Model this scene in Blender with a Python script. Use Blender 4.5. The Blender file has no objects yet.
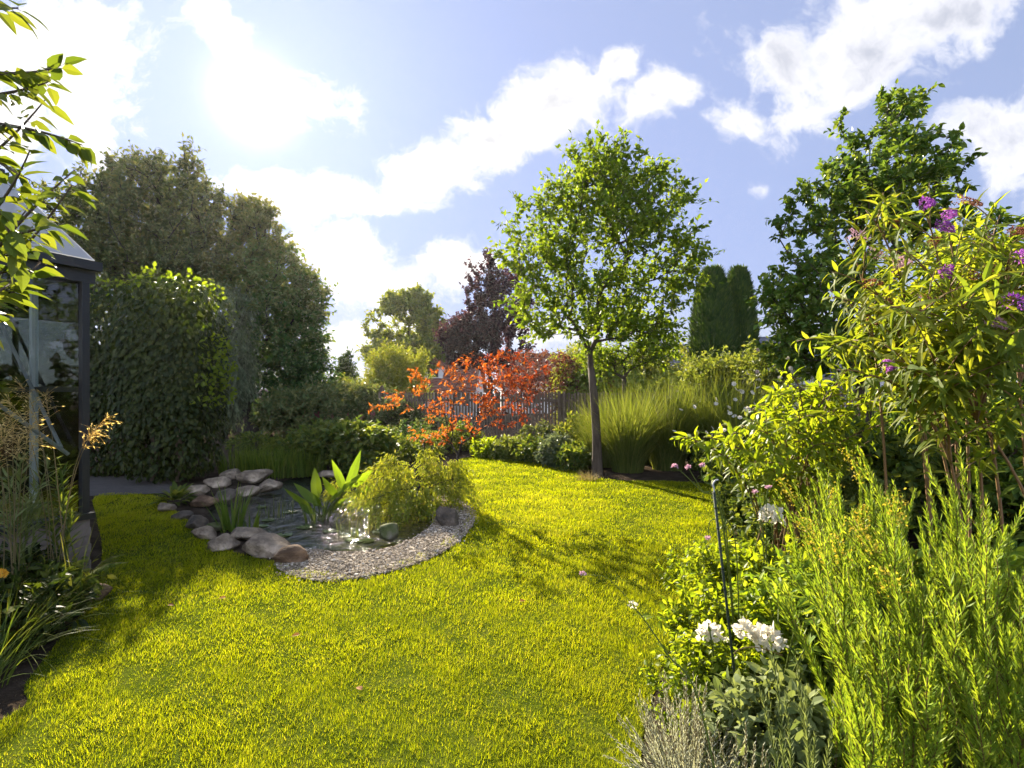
import bpy, bmesh, math, random
import numpy as np
from mathutils import Vector, Matrix

sc = bpy.context.scene
COL = sc.collection
rng = np.random.default_rng(11)
random.seed(5)

# ------------------------------------------------------------------ camera, sky, sun, exposure
F, HY, H = 540.0, 395.0, 1.5            # focal length in px, horizon row, eye height
cam_d = bpy.data.cameras.new('camera')
cam = bpy.data.objects.new('camera', cam_d); COL.objects.link(cam)
cam.location = (0, 0, H); cam.rotation_euler = (math.radians(90), 0, 0)
cam_d.sensor_width = 36; cam_d.lens = F / 1024 * 36
cam_d.shift_y = (HY - 384) / 1024
cam_d.clip_start = 0.05; cam_d.clip_end = 2000
sc.camera = cam

SUN_AZ, SUN_EL = math.radians(-25.45), math.radians(26.3)   # azimuth from +Y, negative = left
SUN = Vector((math.sin(SUN_AZ) * math.cos(SUN_EL), math.cos(SUN_AZ) * math.cos(SUN_EL), math.sin(SUN_EL)))
sl = bpy.data.lights.new('sun', 'SUN'); sl.energy = 5.0; sl.angle = math.radians(0.55); sl.color = (1.0, 0.89, 0.71)
so = bpy.data.objects.new('sun', sl); COL.objects.link(so); so.location = (0, 0, 30)
so.rotation_euler = SUN.to_track_quat('Z', 'Y').to_euler()

vs = sc.view_settings
vs.view_transform = 'Standard'; vs.look = 'None'; vs.exposure = 2.27; vs.gamma = 1.0
vs.use_curve_mapping = False
cy = sc.cycles
cy.max_bounces = 8; cy.diffuse_bounces = 3; cy.glossy_bounces = 3; cy.transmission_bounces = 5; cy.transparent_max_bounces = 10
cy.caustics_reflective = False; cy.caustics_refractive = False
cy.use_adaptive_sampling = True; cy.adaptive_threshold = 0.02
cy.use_denoising = True
cy.sample_clamp_indirect = 6


class NT:
    """small node-tree helper"""
    def __init__(s, tree): s.t = tree; s.n = tree.nodes; s.l = tree.links
    def new(s, typ, **kw):
        n = s.n.new(typ)
        for k, v in kw.items(): setattr(n, k, v)
        return n
    def put(s, node, key, val):
        inp = node.inputs[key]
        if isinstance(val, bpy.types.NodeSocket): s.l.new(val, inp)
        elif isinstance(val, (tuple, list)) and inp.type == 'RGBA' and len(val) == 3: inp.default_value = (*val, 1)
        else: inp.default_value = val
    def math(s, op, a, b=None, c=None, clamp=False):
        n = s.new('ShaderNodeMath', operation=op, use_clamp=clamp)
        for i, v in enumerate((a, b, c)):
            if v is not None: s.put(n, i, v)
        return n.outputs[0]
    def vmath(s, op, a, b=None):
        n = s.new('ShaderNodeVectorMath', operation=op)
        s.put(n, 0, a)
        if b is not None: s.put(n, 1, b)
        return n.outputs['Value'] if op in ('LENGTH', 'DOT_PRODUCT') else n.outputs[0]
    def mix(s, fac, a, b, blend='MIX'):
        n = s.new('ShaderNodeMix', data_type='RGBA', blend_type=blend)
        s.put(n, 0, fac); s.put(n, 6, a); s.put(n, 7, b)
        return n.outputs[2]
    def noise(s, vec, scale, detail=4, rough=.55, out=0, dist=0):
        n = s.new('ShaderNodeTexNoise')
        if vec is not None: s.put(n, 'Vector', vec)
        s.put(n, 'Scale', scale); s.put(n, 'Detail', detail); s.put(n, 'Roughness', rough); s.put(n, 'Distortion', dist)
        return n.outputs[out]
    def rng(s, v, a, b, lo=0., hi=1., smooth=False):
        n = s.new('ShaderNodeMapRange', interpolation_type='SMOOTHSTEP' if smooth else 'LINEAR')
        for i, x in enumerate((v, a, b, lo, hi)): s.put(n, i, x)
        return n.outputs[0]
    def ramp(s, v, stops):
        n = s.new('ShaderNodeValToRGB'); e = n.color_ramp.elements
        while len(e) < len(stops): e.new(0.5)
        for k, (p, c) in enumerate(stops): e[k].position = p; e[k].color = (*c, 1)
        s.put(n, 0, v); return n.outputs[0]


def build_world():
    w = bpy.data.worlds.new('World'); sc.world = w; w.use_nodes = True
    t = NT(w.node_tree); t.n.clear()
    out = t.new('ShaderNodeOutputWorld'); bg = t.new('ShaderNodeBackground')
    t.l.new(bg.outputs[0], out.inputs[0]); bg.inputs[1].default_value = 0.086
    sky = t.new('ShaderNodeTexSky', sky_type='NISHITA', sun_disc=False)
    sky.sun_elevation = SUN_EL; sky.sun_rotation = SUN_AZ
    sky.air_density = 1.3; sky.dust_density = 1.2; sky.ozone_density = 1.6
    d = t.vmath('NORMALIZE', t.new('ShaderNodeTexCoord').outputs['Generated'])
    sp = t.new('ShaderNodeSeparateXYZ'); t.put(sp, 0, d)
    ay = t.math('MAXIMUM', t.math('ABSOLUTE', sp.outputs[1]), 0.05)
    u = t.math('DIVIDE', sp.outputs[0], ay); v = t.math('DIVIDE', sp.outputs[2], ay)
    cb = t.new('ShaderNodeCombineXYZ'); t.put(cb, 0, u); t.put(cb, 1, v); uv = cb.outputs[0]
    wn = t.noise(uv, 3.2, 5, .6, out=1)
    warp = t.new('ShaderNodeVectorMath', operation='MULTIPLY_ADD')
    t.put(warp, 0, t.vmath('SUBTRACT', wn, (.5, .5, .5))); t.put(warp, 1, (.20, .16, 0)); t.put(warp, 2, uv)
    p = warp.outputs[0]
    # broad masses of cloud: (az/el position as picture row/col of the straight-ahead view, half sizes, tilt, weight)
    blobs = [(40, 45, 130, 75, -10, 1.0), (95, 115, 75, 62, 25, 1.0), (10, 125, 90, 60, 0, 1.0), (205, 22, 58, 30, 30, .8),
             (290, 104, 66, 36, 15, .85),
             (345, 203, 110, 24, 4, .95), (440, 178, 88, 40, -22, 1.05), (500, 130, 85, 44, -32, 1.05), (565, 100, 70, 50, -35, 1.1),
             (650, 92, 52, 22, -25, .75), (610, 62, 30, 22, -30, .8), (360, 262, 64, 40, 5, 1.05), (445, 265, 70, 28, -14, .95), (400, 285, 60, 25, 0, .8),
             (360, 335, 110, 24, 0, .7), (550, 335, 70, 22, 0, .75), (780, 60, 80, 62, 30, 1.05), (870, 45, 130, 52, -6, 1.1), (740, 125, 50, 34, 30, .8),
             (930, 20, 130, 44, 0, 1.0), (810, 110, 70, 26, -20, .85), (1010, 150, 82, 62, -28, 1.1), (960, 125, 50, 26, -20, .7),
             (757, 192, 17, 9, 0, .45), (1180, 60, 150, 60, 0, 1.), (-160, 60, 150, 80, 0, 1.), (-120, 220, 160, 40, 0, .9), (1250, 200, 140, 40, 0, .9),
             (260, 190, 46, 15, 8, .7), (-60, -150, 260, 110, 12, .9), (700, -190, 320, 90, -8, .9), (290, 300, 60, 22, 0, .6)]
    field = None
    for (x, y, a, b, rot, wgt) in blobs:
        m = t.new('ShaderNodeMapping', vector_type='TEXTURE')
        t.put(m, 'Vector', p)
        m.inputs['Location'].default_value = ((x - 512) / F, (HY - y) / F, 0)
        m.inputs['Rotation'].default_value = (0, 0, -math.radians(rot))
        m.inputs['Scale'].default_value = (a / F, b / F, 1)
        ln = t.vmath('LENGTH', m.outputs[0])
        f = t.math('MULTIPLY', t.math('SUBTRACT', 1.0, ln), wgt)
        field = f if field is None else t.math('SMOOTH_MAX', field, f, 0.25)
    fb = t.noise(p, 5.5, 11, .62)
    fb2 = t.noise(p, 15.0, 8, .6)
    dens = t.math('ADD', field, t.math('MULTIPLY', t.math('SUBTRACT', fb, .5), 2.7))
    dens = t.math('ADD', dens, t.math('MULTIPLY', t.math('SUBTRACT', fb2, .5), 1.35))
    a = t.rng(dens, -.04, .66, 0, 1, True)
    thick = t.rng(t.math('ADD', dens, t.math('MULTIPLY', t.math('SUBTRACT', t.noise(t.vmath('ADD', p, (.05, -.07, .3)), 4.0, 7, .6), .5), 2.2)), .35, 1.5, 0, 1, True)
    cosun = t.math('MAXIMUM', t.vmath('DOT_PRODUCT', d, tuple(SUN)), 0.0)
    near = t.math('POWER', cosun, 5.0)
    cloud = t.mix(thick, (3.1, 3.05, 3.0), (1.75, 1.8, 1.95))
    cloud = t.mix(1.0, cloud, t.mix(near, (.86, .88, .95), (1.12, 1.09, 1.02)), 'MULTIPLY')
    raw = t.vmath('MULTIPLY', sky.outputs[0], (1.9, 1.35, .95))
    skyc = t.vmath('DIVIDE', raw, t.vmath('ADD', t.vmath('DIVIDE', raw, (1.30, 1.55, 2.9)), (1., 1., 1.)))
    skyc = t.vmath('MULTIPLY', skyc, (1.02, 1.10, 1.15))
    c = t.mix(t.math('MULTIPLY', a, .96), skyc, cloud)
    g1 = t.math('MULTIPLY', t.math('POWER', cosun, 40.0), .45)
    g2 = t.math('MULTIPLY', t.math('POWER', cosun, 1100.0), 4.0)
    g3 = t.math('MULTIPLY', t.math('POWER', cosun, 12.0), .12)
    gl = t.math('ADD', t.math('ADD', g1, g2), g3)
    c = t.mix(1.0, c, t.mix(1.0, gl, (1., .96, .88), 'MULTIPLY'), 'ADD')
    # the low sky pales into haze
    hz = t.rng(sp.outputs[2], .0, .22, .55, 0, True)
    c = t.mix(hz, c, (2.3, 2.3, 2.35))
    # the unseen sky behind the camera is boosted to fill the shade
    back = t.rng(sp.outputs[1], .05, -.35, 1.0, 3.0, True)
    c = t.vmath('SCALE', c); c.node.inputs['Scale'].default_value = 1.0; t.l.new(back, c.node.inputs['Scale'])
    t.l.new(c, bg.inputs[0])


build_world()

# ------------------------------------------------------------------ helpers: places, objects, meshes
def gp(x, y, z=0.0):
    Y = F * (H - z) / (y - HY)
    return np.array([(x - 512) / F * Y, Y, z])
def at(x, y, d): return np.array([(x - 512) / F * d, d, H - (y - HY) / F * d])

def tag(o, label=None, cat=None, group=None, kind=None):
    if label: o['label'] = label
    if cat: o['category'] = cat
    if group: o['group'] = group
    if kind: o['kind'] = kind
    return o
def thing(name, loc, label, cat, group=None):
    o = bpy.data.objects.new(name, None); COL.objects.link(o)
    o.location = tuple(float(a) for a in loc); o.empty_display_size = .1
    return tag(o, label, cat, group)
def copy_tree(o, parent=None):
    c = o.copy(); COL.objects.link(c); c.parent = parent
    for ch in list(o.children): copy_tree(ch, c)
    return c
def place_copy(src, loc, rz, s, label):
    c = copy_tree(src); c.location = tuple(float(a) for a in loc); c.rotation_euler = (0, 0, rz)
    c.scale = (s, s, s) if np.isscalar(s) else s
    c['label'] = label
    return c

def unit(v):
    v = np.asarray(v, float); n = np.linalg.norm(v, axis=-1, keepdims=True); return v / np.maximum(n, 1e-9)
def rdir(n): return unit(rng.normal(size=(n, 3)))

class G:
    """collects vertices and faces; build() links them as one mesh object"""
    def __init__(s): s.v = []; s.f = {3: [], 4: []}; s.r = {3: [], 4: []}; s.n = 0; s.smooth = False
    def add(s, V, tris=None, quads=None, rt=None, rq=None):
        V = np.asarray(V, float).reshape(-1, 3)
        for k, fc, r in ((3, tris, rt), (4, quads, rq)):
            if fc is not None and len(fc):
                fc = np.asarray(fc, int).reshape(-1, k); s.f[k].append(fc + s.n)
                s.r[k].append(np.full(len(fc), .5) if r is None else np.broadcast_to(np.asarray(r, float), (len(fc),)))
        s.v.append(V); s.n += len(V)
    def box(s, c, size, ax=None, r=.5):
        """box centred at c; ax = optional 3 unit axes"""
        ax = np.eye(3) if ax is None else np.asarray(ax, float)
        h = np.asarray(size, float) / 2
        q = np.array([[-1,-1,-1],[1,-1,-1],[1,1,-1],[-1,1,-1],[-1,-1,1],[1,-1,1],[1,1,1],[-1,1,1]]) * h
        s.add(np.asarray(c) + q @ ax, quads=[[0,3,2,1],[4,5,6,7],[0,1,5,4],[1,2,6,5],[2,3,7,6],[3,0,4,7]], rq=r)
    def build(s, name, mat, parent=None, smooth=None):
        me = bpy.data.meshes.new(name)
        V = np.concatenate(s.v) if s.v else np.zeros((0, 3))
        if parent is not None: 
            off = np.zeros(3); q = parent
            while q is not None: off += np.array(q.location); q = q.parent
            V = V - off
        T = np.concatenate(s.f[3]) if s.f[3] else np.zeros((0, 3), int)
        Q = np.concatenate(s.f[4]) if s.f[4] else np.zeros((0, 4), int)
        me.vertices.add(len(V)); me.vertices.foreach_set('co', V.astype(np.float32).ravel())
        nl = T.size + Q.size
        me.loops.add(nl); me.loops.foreach_set('vertex_index', np.concatenate([T.ravel(), Q.ravel()]).astype(np.int32))
        me.polygons.add(len(T) + len(Q))
        ls = np.concatenate([np.arange(len(T)) * 3, T.size + np.arange(len(Q)) * 4]).astype(np.int32)
        me.polygons.foreach_set('loop_start', ls)
        sm = s.smooth if smooth is None else smooth
        me.polygons.foreach_set('use_smooth', np.full(len(ls), bool(sm)))
        me.update(calc_edges=True)
        R = np.concatenate([x for k in (3, 4) for x in s.r[k]]) if len(ls) else np.zeros(0)
        at_ = me.attributes.new('rnd', 'FLOAT', 'FACE'); at_.data.foreach_set('value', R.astype(np.float32))
        me.materials.append(mat)
        o = bpy.data.objects.new(name, me); COL.objects.link(o)
        if parent is not None: o.parent = parent
        return o

TPL = {  # leaf outlines: (along, across) and faces (triangles, quads)
 'diamond': ([(0,0),(.42,-.5),(1,0),(.42,.5)], [(0,1,2),(0,2,3)], []),
 'oval': ([(0,0),(.32,0),(.68,0),(1,0),(.3,-.5),(.68,-.40),(.3,.5),(.68,.40)], [(0,4,1),(0,1,6),(2,5,3),(2,3,7)], [(4,5,2,1),(1,2,7,6)]),
 'lance': ([(0,0),(.25,0),(.55,0),(.8,0),(1,0),(.25,-.46),(.55,-.42),(.8,-.22),(.25,.46),(.55,.42),(.8,.22)],
           [(0,5,1),(0,1,8),(3,7,4),(3,4,10)], [(5,6,2,1),(6,7,3,2),(1,2,9,8),(2,3,10,9)]),
 'needle': ([(0,-.5),(.55,-.42),(.55,.42),(0,.5),(1,0)], [(1,4,2)], [(0,1,2,3)]),
}
def leaves(g, P, D, N, L, W, tpl='diamond', fold=.25, droop=.12, rnd=None):
    P = np.asarray(P, float).reshape(-1, 3); n = len(P)
    if n == 0: return
    D = unit(np.broadcast_to(D, (n, 3))); N = np.broadcast_to(N, (n, 3))
    N = unit(N - (N * D).sum(1, keepdims=True) * D); B = np.cross(D, N)
    L = np.broadcast_to(L, (n,)).astype(float); W = np.broadcast_to(W, (n,)).astype(float)
    tv, tt, tq = TPL[tpl]; tv = np.array(tv)
    t = tv[:, 0][None, :, None]; s_ = tv[:, 1][None, :, None]
    L_ = L[:, None, None]; W_ = W[:, None, None]
    dr = np.broadcast_to(droop, (n,))[:, None, None]
    V = P[:, None] + D[:, None] * L_ * t + B[:, None] * W_ * s_ + N[:, None] * (fold * W_ * np.abs(s_) - dr * L_ * t ** 2)
    k = len(tv); off = (np.arange(n) * k)[:, None, None]
    r = rng.random(n) if rnd is None else np.broadcast_to(rnd, (n,))
    T = (np.array(tt, int).reshape(1, -1, 3) + off).reshape(-1, 3) if tt else None
    Q = (np.array(tq, int).reshape(1, -1, 4) + off).reshape(-1, 4) if tq else None
    g.add(V.reshape(-1, 3), T, Q, np.repeat(r, len(tt)) if tt else None, np.repeat(r, len(tq)) if tq else None)

def frame(T):
    T = unit(T); ref = np.where(np.abs(T[:, 2:3]) > .9, np.array([[1., 0, 0]]), np.array([[0, 0, 1.]]))
    X = unit(np.cross(ref, T)); return X, np.cross(T, X)
def segs(g, A, B, ra, rb, k=5, rnd=None):
    """one tapered tube piece per row"""
    A = np.asarray(A, float).reshape(-1, 3); B = np.asarray(B, float).reshape(-1, 3); n = len(A)
    if n == 0: return
    X, Y = frame(B - A); th = np.arange(k) / k * 2 * np.pi
    c = np.cos(th)[None, :, None]; s_ = np.sin(th)[None, :, None]
    ring = X[:, None] * c + Y[:, None] * s_
    ra = np.broadcast_to(ra, (n,))[:, None, None]; rb = np.broadcast_to(rb, (n,))[:, None, None]
    V = np.concatenate([A[:, None] + ring * ra, B[:, None] + ring * rb], 1).reshape(-1, 3)
    i = np.arange(k); j = (i + 1) % k
    q = np.stack([i, j, j + k, i + k], 1)[None] + (np.arange(n) * 2 * k)[:, None, None]
    g.add(V, quads=q.reshape(-1, 4), rq=None if rnd is None else np.repeat(rnd, k))
def tube(g, pts, rad, k=6, cap=True):
    pts = np.asarray(pts, float); n = len(pts); rad = np.broadcast_to(rad, (n,))
    T = np.gradient(pts, axis=0); T = unit(T)
    X = np.zeros((n, 3)); x = frame(T[:1])[0][0]
    for i in range(n):
        x = x - T[i] * (x @ T[i]); x = x / max(np.linalg.norm(x), 1e-9); X[i] = x
    Y = np.cross(T, X); th = np.arange(k) / k * 2 * np.pi
    V = pts[:, None] + (X[:, None] * np.cos(th)[None, :, None] + Y[:, None] * np.sin(th)[None, :, None]) * rad[:, None, None]
    i = np.arange(k); j = (i + 1) % k
    q = (np.stack([i, j, j + k, i + k], 1)[None] + (np.arange(n - 1) * k)[:, None, None]).reshape(-1, 4)
    V = V.reshape(-1, 3); tr = []
    if cap:
        V = np.concatenate([V, pts[[0, -1]]]); a = n * k; b = (n - 1) * k
        tr = [[a, j_, i_] for i_, j_ in zip(i, j)] + [[a + 1, b + i_, b + j_] for i_, j_ in zip(i, j)]
    g.add(V, tr if cap else None, q)
def bez(a, b, c, n=8):
    t = np.linspace(0, 1, n)[:, None]; return (1 - t) ** 2 * a + 2 * t * (1 - t) * b + t ** 2 * c
def spline(pts, closed=True, m=6):
    pts = np.asarray(pts, float); n = len(pts); out = []
    for i in range(n if closed else n - 1):
        p = [pts[(i + k) % n] if closed else pts[min(max(i + k, 0), n - 1)] for k in (-1, 0, 1, 2)]
        for t in np.arange(m) / m:
            out.append(.5 * (2 * p[1] + (p[2] - p[0]) * t + (2 * p[0] - 5 * p[1] + 4 * p[2] - p[3]) * t * t + (3 * p[1] - p[0] - 3 * p[2] + p[3]) * t ** 3))
    if not closed: out.append(pts[-1])
    return np.array(out)
def inside(P, poly):
    x, y = P[:, 0], P[:, 1]; r = np.zeros(len(P), bool); n = len(poly)
    for i in range(n):
        a, b = poly[i], poly[(i + 1) % n]
        c = ((a[1] > y) != (b[1] > y))
        with np.errstate(divide='ignore', invalid='ignore'):
            r ^= c & (x < (b[0] - a[0]) * (y - a[1]) / (b[1] - a[1]) + a[0])
    return r
def edge_dist(P, poly):
    d = np.full(len(P), 1e9); n = len(poly); P = P[:, :2]
    for i in range(n):
        a, b = poly[i][:2], poly[(i + 1) % n][:2]; ab = b - a
        t = np.clip(((P - a) @ ab) / max(ab @ ab, 1e-9), 0, 1)
        d = np.minimum(d, np.linalg.norm(P - a - t[:, None] * ab, axis=1))
    return d
class Noise:
    def __init__(s, seed, freq, n=9):
        r = np.random.default_rng(seed); s.k = unit(r.normal(size=(n, 3))) * freq * r.uniform(.5, 1.7, size=(n, 1)); s.p = r.uniform(0, 6.28, n)
    def __call__(s, P):
        return np.sin(np.asarray(P) @ s.k.T + s.p).mean(1) * 1.6     # about -1 .. 1
def polysheet(name, poly, z, mat, kind, label, cat):
    bm = bmesh.new()
    vsx = [bm.verts.new((p[0], p[1], z)) for p in poly]
    es = [bm.edges.new((vsx[i], vsx[(i + 1) % len(vsx)])) for i in range(len(vsx))]
    bmesh.ops.triangle_fill(bm, use_beauty=True, edges=es)
    bmesh.ops.recalc_face_normals(bm, faces=bm.faces)
    if sum(f.normal.z for f in bm.faces) < 0: bmesh.ops.reverse_faces(bm, faces=bm.faces)
    me = bpy.data.meshes.new(name); bm.to_mesh(me); bm.free(); me.materials.append(mat)
    o = bpy.data.objects.new(name, me); COL.objects.link(o)
    return tag(o, label, cat, None, kind)

# ------------------------------------------------------------------ materials
def newmat(name):
    m = bpy.data.materials.new(name); m.use_nodes = True; t = NT(m.node_tree); t.n.clear()
    out = t.new('ShaderNodeOutputMaterial'); return m, t, out
def leafmat(name, cols, tr=.5, tint=(1.5, 1.3, .5), rough=.52, spec=.14):
    m, t, out = newmat(name)
    a = t.new('ShaderNodeAttribute', attribute_name='rnd')
    v = t.math('ADD', a.outputs['Fac'], t.math('MULTIPLY', t.math('SUBTRACT', t.noise(t.new('ShaderNodeTexCoord').outputs['Object'], 2.0, 2), .5), .5), clamp=True)
    c = t.ramp(v, [(i / max(len(cols) - 1, 1), k) for i, k in enumerate(cols)])
    p = t.new('ShaderNodeBsdfPrincipled'); t.put(p, 'Base Color', c); t.put(p, 'Roughness', rough); t.put(p, 'Specular IOR Level', spec)
    tl = t.new('ShaderNodeBsdfTranslucent'); t.put(tl, 'Color', t.mix(1.0, c, tint, 'MULTIPLY'))
    mx = t.new('ShaderNodeMixShader'); t.put(mx, 0, tr); t.l.new(p.outputs[0], mx.inputs[1]); t.l.new(tl.outputs[0], mx.inputs[2])
    t.l.new(mx.outputs[0], out.inputs[0]); return m
def surf(name, cols, scale=6, rough=.8, bump=.3, bscale=None, spec=.3, detail=6, stretch=(1, 1, 1), metal=0, bdist=.02):
    m, t, out = newmat(name)
    mp = t.new('ShaderNodeMapping'); t.put(mp, 'Vector', t.new('ShaderNodeTexCoord').outputs['Object']); mp.inputs['Scale'].default_value = stretch
    n = t.noise(mp.outputs[0], scale, detail, .62)
    c = t.ramp(t.rng(n, .28, .72), [(i / max(len(cols) - 1, 1), k) for i, k in enumerate(cols)])
    p = t.new('ShaderNodeBsdfPrincipled'); t.put(p, 'Base Color', c); t.put(p, 'Roughness', rough); t.put(p, 'Specular IOR Level', spec); t.put(p, 'Metallic', metal)
    if bump:
        b = t.new('ShaderNodeBump'); t.put(b, 'Strength', bump); t.put(b, 'Distance', bdist)
        t.put(b, 'Height', t.noise(mp.outputs[0], bscale or scale * 3, 6, .65)); t.l.new(b.outputs[0], p.inputs['Normal'])
    t.l.new(p.outputs[0], out.inputs[0]); return m

M = {}
M['lawnblade'] = leafmat('lawn grass', [(.085, .122, .003), (.195, .232, .006), (.285, .308, .012), (.37, .33, .05)], .58, (1.55, 1.45, .35), .7, .02)
M['soil'] = surf('soil', [(.018, .013, .009), (.04, .030, .021), (.07, .055, .04)], 5, .95, .8, 30, .0, 8, bdist=.04)
M['turf'] = surf('turf', [(.024, .036, .004), (.044, .06, .006), (.066, .074, .012)], 8, .95, .5, 60, .0, 8)
M['path'] = surf('paving', [(.04, .035, .03), (.075, .065, .055)], 8, .9, .3, 40)
M['gravel'] = surf('gravel base', [(.10, .085, .07), (.2, .18, .15)], 60, .95, .8, 90, .1)
M['pebble'] = None
M['bark'] = surf('bark', [(.03, .022, .016), (.07, .052, .038), (.115, .09, .068)], 9, .9, .8, 26, .15, 8, (1, 1, .25))
M['barkdark'] = surf('dark bark', [(.02, .016, .013), (.05, .04, .032)], 9, .9, .7, 26, .15, 8, (1, 1, .3))
M['twig'] = surf('twig bark', [(.05, .035, .022), (.10, .07, .045)], 20, .8, .2)
M['canestem'] = surf('cane stem', [(.10, .05, .018), (.17, .095, .035), (.15, .12, .04)], 10, .65, .2, stretch=(1, 1, .3))
M['greenstem'] = leafmat('green stem', [(.07, .10, .02), (.12, .15, .03)], .3)
M['brownstem'] = leafmat('brown stem', [(.10, .06, .02), (.17, .11, .04)], .2, (1.2, 1., .6))
M['stone'] = surf('field stone', [(0.081, 0.061, 0.042), (0.146, 0.112, 0.077), (0.333, 0.262, 0.182), (0.647, 0.513, 0.366)], 3.5, .85, 1., 14, .12, 9, bdist=.06)
M['stonewarm'] = surf('warm stone', [(0.068, 0.042, 0.025), (0.123, 0.077, 0.046), (0.273, 0.177, 0.104), (0.465, 0.322, 0.196)], 4.5, .85, 1., 16, .12, 9, (1, 1, 2.2), bdist=.06)
M['stonedark'] = surf('dark stone', [(0.034, 0.027, 0.021), (0.062, 0.05, 0.037), (0.14, 0.111, 0.081), (0.251, 0.205, 0.152)], 5, .8, 1., 18, .25, 9, bdist=.06)
M['stonemoss'] = surf('mossy stone', [(.035, .05, .012), (.075, .085, .03), (.14, .12, .09)], 5, .9, .7, 24, .1, 9, bdist=.03)
M['fence'] = surf('weathered boards', [(.06, .042, .028), (.115, .083, .056), (.17, .13, .092)], 7, .9, .4, 30, .15, 8, (3, 3, .35))
M['frame'] = surf('dark painted metal', [(.007, .0075, .008), (.013, .014, .015)], 3, .42, .04, 40, .45)
M['white'] = surf('white paint', [(.62, .62, .60), (.76, .75, .73)], 4, .5, .05)
M['roofred'] = surf('red roof tiles', [(.10, .045, .03), (.16, .07, .045), (.215, .10, .066)], 5, .85, .5, 14)
M['roofgrey'] = surf('grey roof tiles', [(.07, .072, .085), (.13, .13, .15)], 5, .8, .4, 14)
M['wallcream'] = surf('rendered wall', [(.5, .48, .45), (.64, .62, .59)], 2, .9, .1, 40)
M['wallbrick'] = surf('brick wall', [(.10, .08, .065), (.17, .14, .115)], 6, .9, .3, 40)
M['greenmetal'] = surf('green coated steel', [(.010, .018, .010), (.022, .032, .018)], 12, .65, .1, 40, .2)
M['greymetal'] = surf('dull zinc', [(.22, .22, .22), (.34, .34, .33)], 8, .5, .1, 30, .5)
M['clay'] = surf('terracotta', [(.22, .085, .045), (.32, .14, .08)], 7, .85, .2)
M['winpane'] = surf('window pane', [(.03, .035, .045), (.05, .06, .075)], 1, .08, 0, spec=.6)

# leaves
def lm(n, cols, **k): M[n] = leafmat(n, cols, **k)
lm('lf_young', [(0.066, 0.124, 0.014), (0.113, 0.179, 0.018), (0.171, 0.235, 0.025)], tr=.55)
lm('lf_apple', [(0.057, 0.114, 0.022), (0.095, 0.163, 0.029), (0.163, 0.220, 0.039)], tr=.45, rough=.35)
lm('lf_branch', [(.06, .10, .015), (.10, .14, .02), (.13, .16, .025)], tr=.55, rough=.35)
lm('lf_darktree', [(0.052, 0.079, 0.028), (0.090, 0.123, 0.040), (0.154, 0.161, 0.057)], tr=.4, tint=(1.4, 1.2, .6))
lm('lf_browntree', [(0.032, 0.084, 0.022), (0.059, 0.125, 0.029), (0.110, 0.158, 0.050), (0.147, 0.167, 0.058)], tr=.45, tint=(1.5, 1.2, .55))
lm('lf_greywillow', [(0.065, 0.091, 0.046), (0.111, 0.143, 0.072), (0.143, 0.176, 0.091)], tr=.4, tint=(1.3, 1.2, .8))
lm('lf_round', [(0.085, 0.133, 0.032), (0.150, 0.195, 0.039), (0.224, 0.256, 0.052)], tr=.4)
lm('lf_plum', [(0.018, 0.016, 0.023), (0.035, 0.023, 0.032), (0.063, 0.039, 0.043)], tr=.45, tint=(1.7, .9, .8))
lm('lf_redmaple', [(.05, .014, .010), (.16, .03, .012), (.25, .065, .014), (.35, .14, .025)], tr=.55, tint=(1.45, 1.05, .6), rough=.5)
lm('lf_smoke', [(.07, .025, .02), (.12, .045, .03), (.11, .075, .035)], tr=.45, tint=(1.5, 1., .7))
lm('lf_thuja', [(0.021, 0.052, 0.014), (0.045, 0.086, 0.018), (0.082, 0.127, 0.023)], tr=.3, rough=.6)
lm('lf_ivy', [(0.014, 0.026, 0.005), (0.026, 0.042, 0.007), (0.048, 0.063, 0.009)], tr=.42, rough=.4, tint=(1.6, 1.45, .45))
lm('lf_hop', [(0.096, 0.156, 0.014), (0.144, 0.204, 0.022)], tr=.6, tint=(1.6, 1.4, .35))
lm('lf_weep', [(0.106, 0.154, 0.018), (0.169, 0.225, 0.026), (0.232, 0.270, 0.037), (0.265, 0.258, 0.047)], tr=.55, tint=(1.5, 1.25, .5))
lm('lf_limewillow', [(0.112, 0.156, 0.027), (0.175, 0.213, 0.037), (0.237, 0.250, 0.056)], tr=.5)
lm('lf_shrub', [(0.044, 0.083, 0.018), (0.086, 0.128, 0.024), (0.155, 0.188, 0.033)], tr=.5)
lm('lf_lime', [(0.108, 0.174, 0.013), (0.164, 0.228, 0.020), (0.222, 0.268, 0.028)], tr=.68, tint=(1.5, 1.3, .35), rough=.4)
lm('lf_budd', [(0.097, 0.154, 0.021), (0.149, 0.205, 0.024), (0.216, 0.242, 0.033)], tr=.68, tint=(1.5, 1.3, .4))
lm('lf_aster', [(0.121, 0.204, 0.022), (0.186, 0.265, 0.030), (0.259, 0.326, 0.045)], tr=.5, tint=(1.45, 1.3, .45))
lm('lf_silver', [(0.250, 0.266, 0.188), (0.375, 0.390, 0.281), (0.500, 0.500, 0.375)], tr=.4, tint=(1.2, 1.15, .85), rough=.7)
lm('lf_sage', [(0.099, 0.132, 0.045), (0.154, 0.187, 0.068), (0.209, 0.242, 0.090)], tr=.4, tint=(1.3, 1.25, .7), rough=.7)
lm('lf_misc', [(0.078, 0.112, 0.022), (0.123, 0.162, 0.031), (0.185, 0.207, 0.056)], tr=.5, tint=(1.4, 1.25, .5))
lm('lf_reed', [(0.060, 0.114, 0.014), (0.102, 0.162, 0.022), (0.156, 0.204, 0.030)], tr=.55)
lm('lf_canna', [(0.088, 0.149, 0.015), (0.132, 0.193, 0.022)], tr=.6, tint=(1.5, 1.4, .35), rough=.35)
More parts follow.
